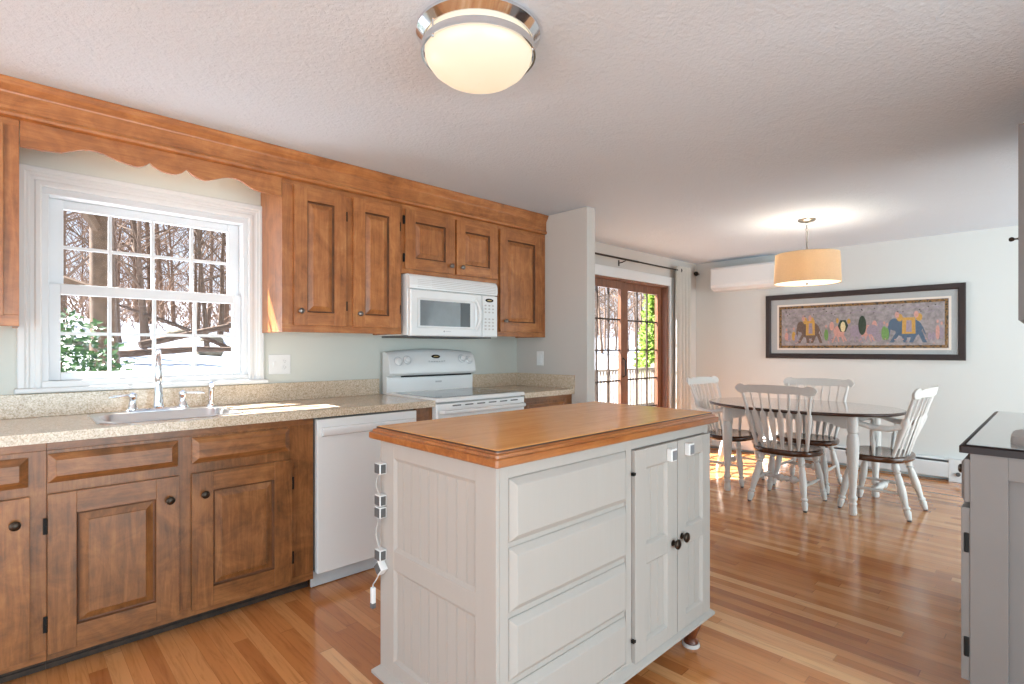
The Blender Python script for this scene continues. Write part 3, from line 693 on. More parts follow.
# base moulding
def ring_prof(mb, x0, x1, y0, y1, seq):
    mb.loops([[(x0 - o_, y0 - o_, z_), (x1 + o_, y0 - o_, z_), (x1 + o_, y1 + o_, z_), (x0 - o_, y1 + o_, z_)] for o_, z_ in seq])
mb = MB(); ring_prof(mb, ix0, ix1, iy0, iy1, [(.018, .120), (.022, .123), (.022, .133), (.014, .140), (.004, .148), (0, .152)])
mb.build('base_molding', 'island_paint', isl)
for (x, y) in ((ix0 + .06, iy0 + .045), (ix1 - .06, iy0 + .042), (ix0 + .06, iy1 - .045), (ix1 - .065, iy1 - .045)):
    f_ = MB().lathe([(.026, .010), (.030, .018), (.026, .027), (.020, .034), (.024, .048), (.038, .080), (.041, .096), (.036, .110), (.028, .120)], (x, y, 0), n=20).build('turned_foot', 'foot', isl, True)
    MB().lathe([(.035, 0), (.036, .003), (.035, .010), (.031, .014), (.024, .012), (.001, .010)], (x, y, 0), n=20).build('caster_cup', 'vent', f_, True)
# worktop with stepped edge
mb = MB(); ex0, ex1, ey0, ey1 = .902, 2.158, .994, 1.651
def rl(o_, z_): return rrect(ex0 + o_, ex1 - o_, ey0 + o_, ey1 - o_, .006, z_, 2)
mb.loops([rl(.002, .9185), rl(0, .921), rl(0, .938), rl(.002, .940), rl(.009, .941), rl(.010, .9485), rl(.012, .950), rl(.018, .951), rl(.019, .957)], 0, True, False)
mb.build('top_molding', 'island_edge', isl)
MB().loops([rl(.0185, .950), rl(.0185, .9582), rl(.023, .9582), rl(.023, .950)], closed=True).build('edge_groove', 'table_edge', isl)
MB().loops([rl(.0228, .935), rl(.0228, .9585), rl(.024, .960)]).build('wooden_top', 'island_top', isl)

# child-proof latches
def pad(mb, T, a, b, d, s=.022, dd_=.012, rot=0):
    c, s_ = math.cos(rot), math.sin(rot)
    def P(k): return [(a + c * x - s_ * y, b + s_ * x + c * y) for x, y in ((-k, -k), (k, -k), (k, k), (-k, k))]
    mb.prism(T, P(s), d, d + dd_, 0); mb.prism(T, P(s * .82), d + dd_, d + dd_ + .0012, 1)
for (a, z_, lab, dr_) in ((1.774, .834, 'small white and grey square safety latch on the left island door', 0), (1.906, .838, 'small white and grey square safety latch on the right island door', 0)):
    t = thing('safety_latch', lab, 'latch', (a, iy0 - .014, z_))
    mb = MB().tbox(FY(iy0 - .014), a - .019, a + .019, z_ - .023, z_ + .023, 0, .022); mb.build('latch_body', 'white', t, bevel=.003)
    MB().tbox(FY(iy0 - .036), a - .015, a + .015, z_ - .019, z_ + .016, 0, .0015).build('latch_face', 'latch_grey', t, bevel=.001)
TYb = FXm(ix0)
def strap_latch(label, zs, yb=1.570, rots=(0, 0), dangling=False):
    t = thing('strap_latch', label, 'latch', (ix0, yb, zs[-1]))
    for z_, r_ in zip(zs, rots):
        mb = MB(); c, s_ = math.cos(r_), math.sin(r_); k = .018
        def P(q): return [(yb + .012 + c * x - s_ * y, z_ + s_ * x + c * y) for x, y in ((-q, -q), (q, -q), (q, q), (-q, q))]
        mb.prism(TYb, P(k), .0002, .026); b_ = mb.build('latch_pad', 'white', t, bevel=.0025)
        # dark pads on both visible faces
        MB().prism(TYb, P(k * .84), .026, .0275).build('dark_pad', 'slot', b_)
        Ts = FY(yb + .012 - k * (1 if r_ == 0 else 1.35))
        if r_ == 0: MB().tbox(Ts, ix0 - .023, ix0 - .005, z_ - .0145, z_ + .0145, 0, .0012).build('dark_pad', 'slot', b_)
    pts = []
    za, zb = zs[0] - .012, zs[-1] + .012
    for i in range(9):
        u_ = i / 8; pts.append((ix0 - .012 - .010 * math.sin(PI * u_), yb + .014 + .012 * math.sin(PI * u_), za + (zb - za) * u_))
    if za > zb: MB().tube(pts, .0065, 6, flat=.25).build('strap', 'white', t, True)
    if dangling:
        z_ = zs[-1]
        MB().tube([(ix0 - .015, yb + .016, z_ - .02), (ix0 - .02, yb + .035, z_ - .05), (ix0 - .022, yb + .048, z_ - .065), (ix0 - .022, yb + .048, z_ - .085)], .0065, 6, flat=.3).build('strap', 'white', t, True)
        e_ = MB().box(ix0 - .029, ix0 - .015, yb + .040, yb + .056, z_ - .130, z_ - .075).build('buckle', 'white', t, bevel=.003)
        MB().box(ix0 - .0295, ix0 - .0145, yb + .0395, yb + .0565, z_ - .145, z_ - .127).build('buckle_tip', 'slot', e_, bevel=.002)
strap_latch('white strap latch with dark pads, topmost on the back corner of the island end', (.824, .718))
strap_latch('white strap latch with dark pads, middle one on the island corner', (.678, .536))
strap_latch('white strap latch with tilted pad and loose dangling buckle, lowest on the island corner', (.492,), 1.568, (PI / 4,), True)

# ------------------------------------------------------------------ grey cabinets at right
gx0 = 2.240; gy = .205
t = thing('grey_base_cabinet', 'grey painted base cabinet at the right edge of the photo', 'cabinet', (2.9, -.1, 0))
MB().box(gx0 + .028, 3.54, -.419, gy - .001, .10, .892).build('carcass', 'gray_cab', t)
mb = MB(); TG = FXm(gx0 + .014)
mb.tbox(TG, gy - .090, gy, .0, .893, -.012, .014); mb.tbox(TG, -.42, -.325, .0, .893, -.012, .014); mb.tbox(TG, -.325, gy - .090, .815, .893, -.012, .0138); mb.tbox(TG, -.325, gy - .090, .0, .10, -.012, .0138)
e_ = mb.build('end_frame', 'gray_cab', t, bevel=.001); MB().tbox(TG, -.325, gy - .090, .10, .815, -.013, -.010).build('end_panel', 'gray_in', e_)
TGp = FYp(gy)
def gdoor(a0, a1, z0_, z1_, name='door'):
    mb = MB(); raised_door(mb, TGp, a0, a1, z0_, z1_, .022, .06, .06 if z1_ - z0_ > .2 else .03, 0, 0, 0); return mb.build(name, 'gray_cab', t, bevel=.002)
for a0 in (gx0 + .002, gx0 + .432, gx0 + .862):
    d = gdoor(a0, a0 + .42, .155, .712); knob(d, TGp, a0 + .385, .64, .022, 'bronze')
    for hz in (.263, .599): MB().tbox(TGp, a0 - .004, a0 + .012, hz - .032, hz + .032, .002, .015).build('hinge', 'black', d, bevel=.003)
    mb = MB().loops(rect_loops(TGp, a0, a0 + .42, .730, .868, [(0, 0), (0, .014), (.012, .022), (.014, .022)])); d = mb.build('drawer_front', 'gray_cab', t, bevel=.001); knob(d, TGp, a0 + .21, .80, .022, 'bronze')
MB().box(gx0 + .028, 3.54, -.42, gy - .07, .0, .10).build('toe_kick', 'gray_cab', t)
t = thing('dark_edged_countertop', 'dark glossy countertop with brown-black edge on the grey base cabinet', 'countertop', (2.9, -.1, .893))
MB().loops([rrect(2.232, 3.556, -.44, .232, .008, z_, 3) for z_ in (.888, .909)] + [rrect(2.238, 3.550, -.436, .226, .006, .914, 3)]).build('counter_edge', 'gray_edge', t, True)
MB().loops([rrect(2.250, 3.540, -.425, .215, .004, z_, 3) for z_ in (.912, .9155)]).build('counter_surface', 'gray_top', t)
o = MB().loops([rrect(2.300, 2.62, -.26, .118, .10, .9156, 8), rrect(2.300, 2.62, -.26, .118, .10, .922, 8), rrect(2.302, 2.618, -.258, .116, .10, .940, 8), rrect(2.310, 2.61, -.25, .108, .095, .943, 8)]).build('appliance_base', 'tray', None, True)
tag(o, 'low rounded grey tray lying near the front of the dark countertop', 'tray')
o.name = 'counter_tray'
t = thing('grey_wall_cabinet', 'grey painted wall cabinet at the upper right photo edge', 'cabinet', (3.3, -.1, 1.3))
ux0, uy = 2.850, .098
MB().box(ux0, 3.9, -.439, uy, 1.330, 2.12).build('carcass', 'gray_cab', t, bevel=.001)
for a0 in (ux0 + .001, ux0 + .43):
    mb = MB(); raised_door(mb, FYp(uy), a0, a0 + .42, 1.335, 2.10, .020, .06, .06, 0, 0, 0); d = mb.build('door', 'gray_cab', t, bevel=.002)
    knob(d, FYp(uy), a0 + .045, 1.66, .02, 'bronze', .009) if a0 < 3 else None

# ------------------------------------------------------------------ ceiling light
lx, ly = 1.160, 1.370
t = thing('flush_ceiling_light', 'round flush ceiling light with chrome rings and glowing frosted dome', 'ceiling light', (lx, ly, ZC))
MB().lathe([(.200, 0), (.209, .006), (.209, .016), (.200, .024), (.186, .036), (.182, .036), (.182, .0)], (lx, ly, ZC - .0005), (0, 0, -1), 64).build('canopy', 'chrome', t, True)
def ring(z_, r, w, h): return [[(lx + q * math.cos(2 * PI * i / 64), ly + q * math.sin(2 * PI * i / 64), zz) for i in range(64)] for q, zz in ((r, z_), (r, z_ - h), (r - w, z_ - h), (r - w, z_))]
MB().loops(ring(ZC - .060, .193, .007, .024), closed=True).build('band_ring', 'chrome', t, True)
for k in range(3):
    a = math.radians(-60 + 120 * k); MB().turned((lx + .188 * math.cos(a), ly + .188 * math.sin(a), ZC - .024), (lx + .188 * math.cos(a), ly + .188 * math.sin(a), ZC - .09), [(0, .003), (.85, .003), (.9, .005), (1, .003)], 8).build('post', 'chrome', t)
pr = [(.179, .034), (.181, .06), (.180, .080), (.173, .102), (.157, .124), (.128, .146), (.090, .161), (.048, .169), (.002, .171)]
MB().lathe(pr, (lx, ly, ZC), (0, 0, -1), 64, cap=False).build('glass_dome', 'dome', t, True)
# ------------------------------------------------------------------ pendant
px, py = 4.80, 1.465
t = thing('drum_pendant_lamp', 'tan linen drum pendant lamp hanging over the dining table', 'pendant lamp', (px, py, ZC))
MB().lathe([(.066, 0), (.068, .006), (.060, .016), (.030, .024), (.012, .028), (.001, .03)], (px, py, ZC - .0005), (0, 0, -1), 32).build('canopy', 'nickel', t, True)
mb = MB()
for k in range(3):
    zc = ZC - .040 - k * .022; n = 12; c_ = []
    for i in range(n + 1):
        a = 2 * PI * i / n; u_ = .008 * math.cos(a); w_ = .015 * math.sin(a); c_.append((px + (u_ if k % 2 else 0), py + (0 if k % 2 else u_), zc + w_))
    mb.tube(c_, .0018, 6)
mb.build('chain', 'nickel', t, True)
MB().turned((px, py, ZC - .095), (px, py, 1.79), [(0, .003), (.02, .008), (1, .008)], 12).build('stem', 'nickel', t, True)
sh = MB(); n = 64; r0, r1 = .236, .247
sh.loops([[(px + r * math.cos(2 * PI * i / n), py + r * math.sin(2 * PI * i / n), z_) for i in range(n)] for r, z_ in ((r0, 2.008), (r1, 1.765), (r1 - .002, 1.765), (r0 - .002, 2.008))], closed=True)
sh = sh.build('lamp_shade', 'shade', t, True)
mb = MB()
for k in range(3):
    a = 2 * PI * k / 3; mb.tube([(px, py, 1.985), (px + .233 * math.cos(a), py + .233 * math.sin(a), 2.0)], .002, 6)
mb.build('spider_arms', 'nickel', t)
MB().lathe([(.243, 1.769), (.243, 1.772), (.001, 1.772), (.001, 1.769)][::1], (px, py, 0), n=64).build('diffuser', 'diffuser', t, True)
MB().lathe([(.001, 1.752), (.009, 1.755), (.011, 1.762), (.007, 1.769)], (px, py, 0), n=14).build('finial', 'nickel', t, True)
for k in range(3):
    a = 2 * PI * k / 3 + .5; q = (px + .09 * math.cos(a), py + .09 * math.sin(a), 1.87)
    MB().lathe([(.001, -.03), (.018, -.022), (.028, 0), (.022, .022), (.013, .035), (.013, .06)], q, n=12).build('bulb', 'diffuser', t, True)
pl = bpy.data.lights.new('pendant_bulb', 'POINT'); pl.energy = 9; pl.color = (1, .90, .78); pl.shadow_soft_size = .06
po = bpy.data.objects.new('pendant_bulb', pl); po.location = (px, py, 1.90); col.objects.link(po)

# ------------------------------------------------------------------ dining table
tx, ty = 4.84, 1.54
t = thing('dining_table', 'oval dining table with dark wood top and white turned legs', 'table', (tx, ty, 0))
def oval(a, b, z_, n=72, p=2.15):
    P = []
    for i in range(n):
        th = 2 * PI * i / n; c, s_ = math.cos(th), math.sin(th)
        P.append((tx + a * math.copysign(abs(c) ** (2 / p), c), ty + b * math.copysign(abs(s_) ** (2 / p), s_), z_))
    return P
TA, TB = .53, .735
MB().loops([oval(TA - .012, TB - .012, .728), oval(TA - .003, TB - .003, .731), oval(TA, TB, .738), oval(TA, TB, .744), oval(TA - .006, TB - .006, .752)], 0, True, False).build('top_edge', 'table_edge', t, True, angle=60)
MB().loops([oval(TA - .0058, TB - .0058, .7505), oval(TA - .008, TB - .008, .7530)]).build('table_top', 'table_top', t)
lp = [(4.50, 1.065), (5.18, 1.065), (4.50, 2.000), (5.18, 2.000)]
mb = MB()
def apron_pts(L_):
    P = [(0, .727), (0, .630)]
    n = 20
    for i in range(n + 1):
        u_ = i / n; e = min(u_, 1 - u_); z_ = .630 + .035 * min(1, max(0, (e - .06) / .10)) ** .7
        P.append((.03 + (L_ - .06) * u_, z_))
    P += [(L_, .630), (L_, .727)]; return P
for x in (4.50, 5.16): mb.prism(lambda a, b, d, x=x: (x + d, 1.065 + a, b), apron_pts(.935), 0, .02)
for y in (1.065, 1.98): mb.prism(lambda a, b, d, y=y: (4.50 + a, y + d, b), apron_pts(.68), 0, .02)
mb.build('apron', 'chair_paint', t, bevel=.001)
legprof = [(0, .034), (.12, .034), (.16, .034), (.17, .026), (.185, .030), (.20, .037), (.28, .041), (.40, .038), (.55, .032), (.72, .024), (.80, .021), (.815, .028), (.83, .030), (.845, .028), (.855, .022), (.87, .022), (.885, .028), (.90, .022), (.93, .025), (.98, .028), (1, .022)]
for x, y in lp:
    mb = MB().turned((x, y, .725), (x + (0), y, .002), legprof, 18); mb.build('leg', 'chair_paint', t, True)

# ------------------------------------------------------------------ chairs
def seat_outline(w, d, k, z_, n=40):
    P = []
    for i in range(n):
        th = 2 * PI * i / n; c, s_ = math.cos(th), math.sin(th); p = 2.7
        x = w * math.copysign(abs(c) ** (2 / p), c); y = d * math.copysign(abs(s_) ** (2 / p), s_)
        x *= 1 - .07 * (-y / d) * 1.0 if y < 0 else 1
        P.append((x * k, y * k, z_))
    return P
LEG = [(0, .017), (.06, .021), (.15, .027), (.19, .017), (.215, .026), (.24, .018), (.30, .023), (.50, .027), (.58, .026), (.70, .020), (.78, .017), (.80, .024), (.82, .025), (.84, .017), (.87, .024), (.93, .021), (.985, .017), (1, .015)]
def chair(label, loc, rz, arms=False):
    """origin on the floor under the seat centre, faces local +y"""
    t = thing('windsor_armchair' if arms else 'windsor_chair', label, 'chair', loc, rz)
    B = lambda mb, n, m, **k: mb.build(n, m, t, True, local=True, **k)
    W = .248 if not arms else .255; D = .208; zs = .438
    L = [seat_outline(W, D, .90, zs - .048), seat_outline(W, D, .975, zs - .042), seat_outline(W, D, 1.0, zs - .022), seat_outline(W, D, .99, zs - .008), seat_outline(W, D, .955, zs), seat_outline(W, D, .80, zs - .006), seat_outline(W, D, .45, zs - .014)]
    B(MB().loops(L), 'seat', 'seat', angle=60)
    feet = {}
    for sx_ in (-1, 1):
        for (y0_, y1_, x0_, x1_) in ((.135, .205, .155, .215), (-.125, -.235, .140, .205)):
            top = (sx_ * x0_, y0_, zs - .03); bot = (sx_ * x1_, y1_, .010); feet[(sx_, y0_ > 0)] = (Vector(top), Vector(bot))
            lg = B(MB().turned(top, bot, LEG, 12), 'leg', 'chair_paint')
            MB().turned(bot, Vector(bot) - Vector((0, 0, .010)), [(0, .014), (1, .013)], 10).build('felt_pad', 'slot', lg, local=True)
    at = lambda k, u_: feet[k][0].lerp(feet[k][1], u_)
    SP = [(0, .008), (.3, .011), (.42, .012), (.45, .019), (.5, .022), (.55, .019), (.58, .012), (.7, .011), (1, .008)]
    SS = [(0, .008), (.2, .010), (.5, .013), (.8, .010), (1, .008)]
    for sx_ in (-1, 1): B(MB().turned(at((sx_, True), .58), at((sx_, False), .58), SS, 10), 'side_stretcher', 'chair_paint')
    m0 = (at((-1, True), .58) + at((-1, False), .58)) / 2; m1 = (at((1, True), .58) + at((1, False), .58)) / 2
    CS = [(0, .008), (.2, .010), (.28, .013), (.32, .026), (.38, .031), (.44, .016), (.5, .024), (.56, .016), (.62, .031), (.68, .026), (.72, .013), (.8, .010), (1, .008)]
    B(MB().turned(m0, m1, CS, 12), 'center_stretcher', 'chair_paint')
    # back
    ztop = .878; ytop = -.305; HW = .235
    def bow(x): return .030 * (1 - (x / HW) ** 2)        # crest curve pushes middle back
    def basept(x, xb): return Vector((xb, -.165 + .05 * (xb / .2) ** 2 - .01, zs - .006))
    N = 8
    for i in range(N):
        f = i / (N - 1) * 2 - 1; xb = f * .185; xt = f * .250
        p0 = Vector((xb, -.175 + .045 * f * f, zs - .004)); p1 = Vector((xt, ytop + .030 * f * f, ztop + .01))
        if i in (0, N - 1):
            B(MB().turned(p0, p1, [(0, .011), (.15, .014), (.40, .021), (.58, .025), (.62, .023), (.66, .013), (.69, .015), (.8, .012), (1, .010)], 10), 'back_post', 'chair_paint')
        else:
            # flat arrow spindle: half-width along x varies
            prof_ = [(0, .007), (.10, .013), (.35, .021), (.55, .0235), (.61, .0235), (.65, .018), (.675, .008), (1, .0065)]
            d = p1 - p0; L = []
            for u_, w_ in prof_:
                c = p0 + d * u_; dy = .0055
                L.append([c + Vector((w_ * math.cos(k * PI / 4), dy * math.sin(k * PI / 4), 0)) for k in range(8)])
            B(MB().loops(L), 'spindle', 'chair_paint')
    # crest rail with rounded ears
    top = []; bot = []; n = 40
    CW = .300
    for i in range(n + 1):
        f = i / n * 2 - 1; a = abs(f); x = f * CW
        if a > .80:
            q = (a - .80) / .20; hh_ = math.sqrt(max(0, 1 - (q * 1.0) ** 2)) ; zt = .909 + .040 * hh_ ; zb = .909 - .040 * hh_ + .0
        elif a > .62:
            q = (a - .62) / .18; s_ = .5 - .5 * math.cos(PI * q); zt = .941 + .008 * s_ - .010 * math.sin(PI * q); zb = .882 - .013 * s_
        else:
            zt = .941 + .006 * math.cos(PI * a / 1.24); zb = .882 - .004 * math.cos(PI * a / 1.24)
        top.append((x, zt)); bot.append((x, zb))
    L = []
    for (x, zt), (_, zb) in zip(top, bot):
        if zt - zb < .004: zt += .002; zb -= .002
        y = ytop + .020 * (x / .23) ** 2; ln_ = .25
        ya = lambda z_: y - (z_ - .868) * ln_
        L.append([(x, ya(zb) - .007, zb), (x, ya(zb) + .009, zb), (x, ya(zt) + .011, zt - .002), (x, ya(zt) + .004, zt), (x, ya(zt) - .006, zt)])
    B(MB().loops(L), 'crest_rail', 'chair_paint', angle=50)
    if arms:
        for s_ in (-1, 1):
            zA = .655
            pts = [(s_ * .222, -.205, zA + .012), (s_ * .250, -.12, zA - .010), (s_ * .268, -.03, zA - .006), (s_ * .275, .06, zA + .020), (s_ * .275, .13, zA + .032), (s_ * .272, .185, zA + .020), (s_ * .268, .208, zA - .014)]
            wd = [.016, .020, .020, .022, .028, .028, .018]; th = [.021, .022, .022, .021, .021, .021, .020]
            L = []
            for (p, w_, h_) in zip(pts, wd, th):
                L.append([(p[0] + w_ * math.cos(k * PI / 5), p[1] + 0, p[2] + h_ * math.sin(k * PI / 5)) for k in range(10)])
            B(MB().loops(L), 'arm_rest', 'chair_paint', angle=60)
            B(MB().turned((s_ * .205, .085, zs - .008), (s_ * .272, .135, zA + .016), [(0, .012), (.2, .016), (.35, .020), (.42, .013), (.48, .018), (.6, .020), (.85, .012), (1, .011)], 12), 'arm_post', 'chair_paint')
            B(MB().turned((s_ * .212, -.02, zs - .008), (s_ * .262, -.03, zA), [(0, .009), (.3, .013), (.5, .016), (.56, .009), (1, .007)], 10), 'arm_spindle', 'chair_paint')
    return t
chair('white spindle-back side chair with dark seat, nearest, its back to the camera', (4.555, 1.535, 0), -PI / 2)
chair('white spindle-back side chair with dark seat on the far side of the table', (5.185, 1.580, 0), PI / 2)
chair('white spindle-back armchair with dark seat at the right end of the table', (4.84, .965, 0), -.08, True)
chair('white spindle-back armchair with dark seat at the left end near the curtain', (4.915, 2.150, 0), PI - .04, True)

# ------------------------------------------------------------------ mini split
t = thing('mini_split_unit', 'white wall-mounted air conditioner above the left end of the picture', 'air conditioner', (XE, 2.55, 1.92))
a0, a1 = 2.15, 2.94
pr = [(0, 2.195), (.18, 2.195), (.195, 2.188), (.20, 2.175), (.205, 2.05), (.205, 1.968), (.19, 1.945), (.14, 1.920), (.05, 1.912), (0, 1.93)]
Tm = lambda a, b, d: (XE - .001 - a, d, b)
MB().prism(Tm, pr, a0, a1).build('housing', 'white', t, True, bevel=.004, angle=25)
MB().prism(Tm, [(.195, 2.18), (.208, 2.17), (.211, 2.05), (.211, 1.985), (.205, 1.98), (.19, 1.985)], a0 + .012, a1 - .012).build('front_panel', 'white', t, bevel=.003)
MB().prism(Tm, [(.203, 1.975), (.207, 1.972), (.196, 1.946), (.150, 1.922), (.146, 1.928), (.190, 1.950)], a0 + .05, a1 - .05).build('louver', 'white_matte', t, bevel=.001)

# ------------------------------------------------------------------ framed textile
fyl, fyr, fz0, fz1 = 2.362, .607, 1.115, 1.828
t = thing('framed_textile', 'long dark framed picture of elephants and riders on the dining wall', 'picture', (XE, 1.5, 1.47))
TP = FXm(XE - .001)
mb = MB(); fw_ = .055; dp = .035
L = [[TP(fyr + o_, fz0 + o_, d), TP(fyl - o_, fz0 + o_, d), TP(fyl - o_, fz1 - o_, d), TP(fyr + o_, fz1 - o_, d)] for o_, d in ((0, 0), (0, dp - .004), (.004, dp), (fw_ - .012, dp - .002), (fw_, dp - .012), (fw_, 0))]
mb.loops(L, closed=True); mb.build('frame', 'frame', t)
MB().tbox(TP, fyr + .05, fyl - .05, fz0 + .05, fz1 - .05, .002, .012).build('mat_board', 'mat', t)
ay0, ay1, az0, az1 = .728, 2.224, 1.228, 1.696
MB().tbox(TP, ay0 - .018, ay1 + .018, az0 - .018, az1 + .018, .012, .0128).build('mat_lip', 'matin', t)
tex = MB().tbox(TP, ay0, ay1, az0, az1, .0128, .0134).build('textile', 'art_ground', t)
mb = MB(); bw = .030
mb.loops([[TP(ay0 + o_, az0 + o_, d), TP(ay1 - o_, az0 + o_, d), TP(ay1 - o_, az1 - o_, d), TP(ay0 + o_, az1 - o_, d)] for o_, d in ((.004, .0134), (.004, .0138), (bw, .0138), (bw, .0134))], closed=True); mb.build('patterned_border', 'art_border', tex)
aw = ay1 - ay0; ah = az1 - az0
# u runs left->right as seen (y decreases), w bottom->top
TA_ = lambda lay: (lambda u_, w_, d: TP(ay1 - u_ * aw, az0 + w_ * ah, .0134 + lay * .0003 + d))
BC = [0]
def blob(mat, pts, lay=1, name='embroidered_figure'):
    mb = MB(); BC[0] += 1
    for k_, poly in enumerate(pts): mb.prism(TA_(lay), poly, -.0003, .0003 + BC[0] * .00006 + (k_ % 8) * .00004)
    mb.build(name, mat, tex)
def ell(cx, cy, rx, ry, n=14, a=0):
    return [(cx + rx * math.cos(2 * PI * i / n + a), cy + ry * math.sin(2 * PI * i / n + a)) for i in range(n)]
def quad(x0, y0, x1, y1, x2, y2, x3, y3): return [(x0, y0), (x1, y1), (x2, y2), (x3, y3)]
def limb(x0, y0, x1, y1, w): return [(x0 - w, y0), (x0 + w, y0), (x1 + w * .8, y1), (x1 - w * .8, y1)]
def elephant(cx, s, body, cloth, riders):
    q = lambda x: cx + x * s
    blob(body, [ell(cx, .42, .062 * s, .20), ell(q(-.062), .50, .026 * s, .13), limb(q(-.045), .32, q(-.075), .12, .011 * s), limb(q(-.02), .30, q(-.012), .12, .011 * s), limb(q(.03), .30, q(.012), .12, .011 * s), limb(q(.05), .34, q(.072), .12, .011 * s),
                limb(q(-.083), .48, q(-.092), .22, .007 * s), limb(q(.060), .45, q(.075), .28, .003 * s)])
    blob(cloth, [quad(q(-.028), .30, q(.032), .30, q(.030), .64, q(-.026), .64)], 2)
    blob('art_mauve', [quad(q(-.010), .34, q(.016), .34, q(.014), .58, q(-.008), .58)], 3)
    blob('art_pink', [ell(q(x), .70, .010 * s, .07) for x in riders], 3)
    blob('art_gold', [ell(q(x + .012), .64, .014 * s, .08) for x in riders], 2)
elephant(.215, 1.0, 'art_brown', 'art_gold', (-.045, 0.0))
elephant(.795, 1.2, 'art_blue', 'art_gold', (-.05, .035))
def person_fig(u_, mat, h_=.30, w_=.013): blob(mat, [ell(u_, .20 + h_ / 2 * .8, w_, h_ / 2)], 2); blob('art_pink', [ell(u_, .24 + h_, .006, .035)], 3)
person_fig(.105, 'art_gold', .22); person_fig(.32, 'art_green', .26); person_fig(.665, 'art_green', .30, .016); person_fig(.055, 'art_pink', .20); person_fig(.945, 'art_pink', .30, .010); person_fig(.965, 'art_mauve', .26, .010); person_fig(.68, 'art_green', .26, .012)
for u_ in (.075, .12, .345, .64, .905, .925): blob('art_mauve', [ell(u_, .24, .010, .09)], 1)
def horse(cx, mat, d_): blob(mat, [ell(cx, .38, .035, .13), ell(cx + d_ * .045, .50, .014, .10), limb(cx - .022, .30, cx - .04, .14, .005), limb(cx - .01, .30, cx + .0, .14, .005), limb(cx + .015, .30, cx + .03, .14, .005), limb(cx + .025, .30, cx + .045, .16, .005)])
horse(.40, 'art_pink', -1); horse(.50, 'art_mauve', -1); horse(.565, 'art_pink', 1); horse(.60, 'art_mauve', 1)
blob('art_dkgreen', [ell(.425, .50, .032, .15, 6), ell(.540, .50, .023, .21, 20)], 2); blob('art_cream', [ell(.425, .48, .016, .12, 8)], 3)
blob('art_gold', [ell(.39, .62, .008, .06), ell(.46, .60, .010, .06)], 2)
random.seed(5)
hill = [(.04 + .92 * i / 30, .80 + .05 * math.sin(i * 1.3) + .03 * math.sin(i * 2.9)) for i in range(31)]
blob('art_mauve', [[(u_, w_), (u_ + .03, w_ + .015), (u_ + .03, w_ + .03), (u_, w_ + .015)] for u_, w_ in hill[:-1]], 1, 'hill_line')
blob('art_dark', [ell(random.uniform(.05, .95), random.uniform(.74, .9), .004, .012, 6) for _ in range(26)], 1, 'shrub_marks')
blob('art_pink', [ell(random.uniform(.05, .95), random.uniform(.1, .2), .005, .010, 6) for _ in range(24)], 1, 'flower_marks')
MB().tbox(TP, fyr + .05, fyl - .05, fz0 + .05, fz1 - .05, .019, .0205).build('picture_glazing', 'picglass', t)

# ------------------------------------------------------------------ baseboard heater
t = thing('baseboard_heater', 'white hot-water baseboard heater along the dining wall floor', 'heater', (XE, 2.0, 0))
Th = lambda a, b, d: (XE - .001 - a, d, b)
hy0, hy1 = .725, 3.10
MB().prism(Th, [(0, .02), (0, .205), (.045, .205), (.062, .192), (.056, .189), (.045, .198), (.004, .198), (.004, .02)], hy0, hy1).build('back_plate', 'white_matte', t, bevel=.001)
MB().prism(Th, [(.062, .030), (.067, .035), (.067, .160), (.060, .172), (.056, .170), (.062, .158), (.062, .036), (.05, .030)], hy0, hy1).build('front_cover', 'white_matte', t, bevel=.001)
mb = MB(); mb.prism(Th, [(.010, .07), (.055, .07), (.055, .18), (.010, .18)], hy0, hy1); mb.build('fin_element', 'slot', t)
mb = MB(); mb.box(XE - .07, XE - .001, .59, hy0, 0, .207); cap = mb.build('end_cap', 'white_matte', t, bevel=.004)
MB().lathe([(.012, 0), (.018, .004), (.018, .016), (.012, .02)], (XE - .07, .655, .075), (-1, 0, 0), 14).build('valve_knob', 'slot', cap)
struct(MB().box(5.80, XE - .08, YW - .014, YW, 0, .10).build('baseboard_north', 'white_matte', None, bevel=.003))
struct(MB().box(XE - .014, XE, -3.8, .60, 0, .10).build('baseboard_east', 'white_matte', None, bevel=.003))
struct(MB().box(XR + .10, SX0 - .10, YW - .014, YW, 0, .10).build('baseboard_north_2', 'white_matte', None, bevel=.003))

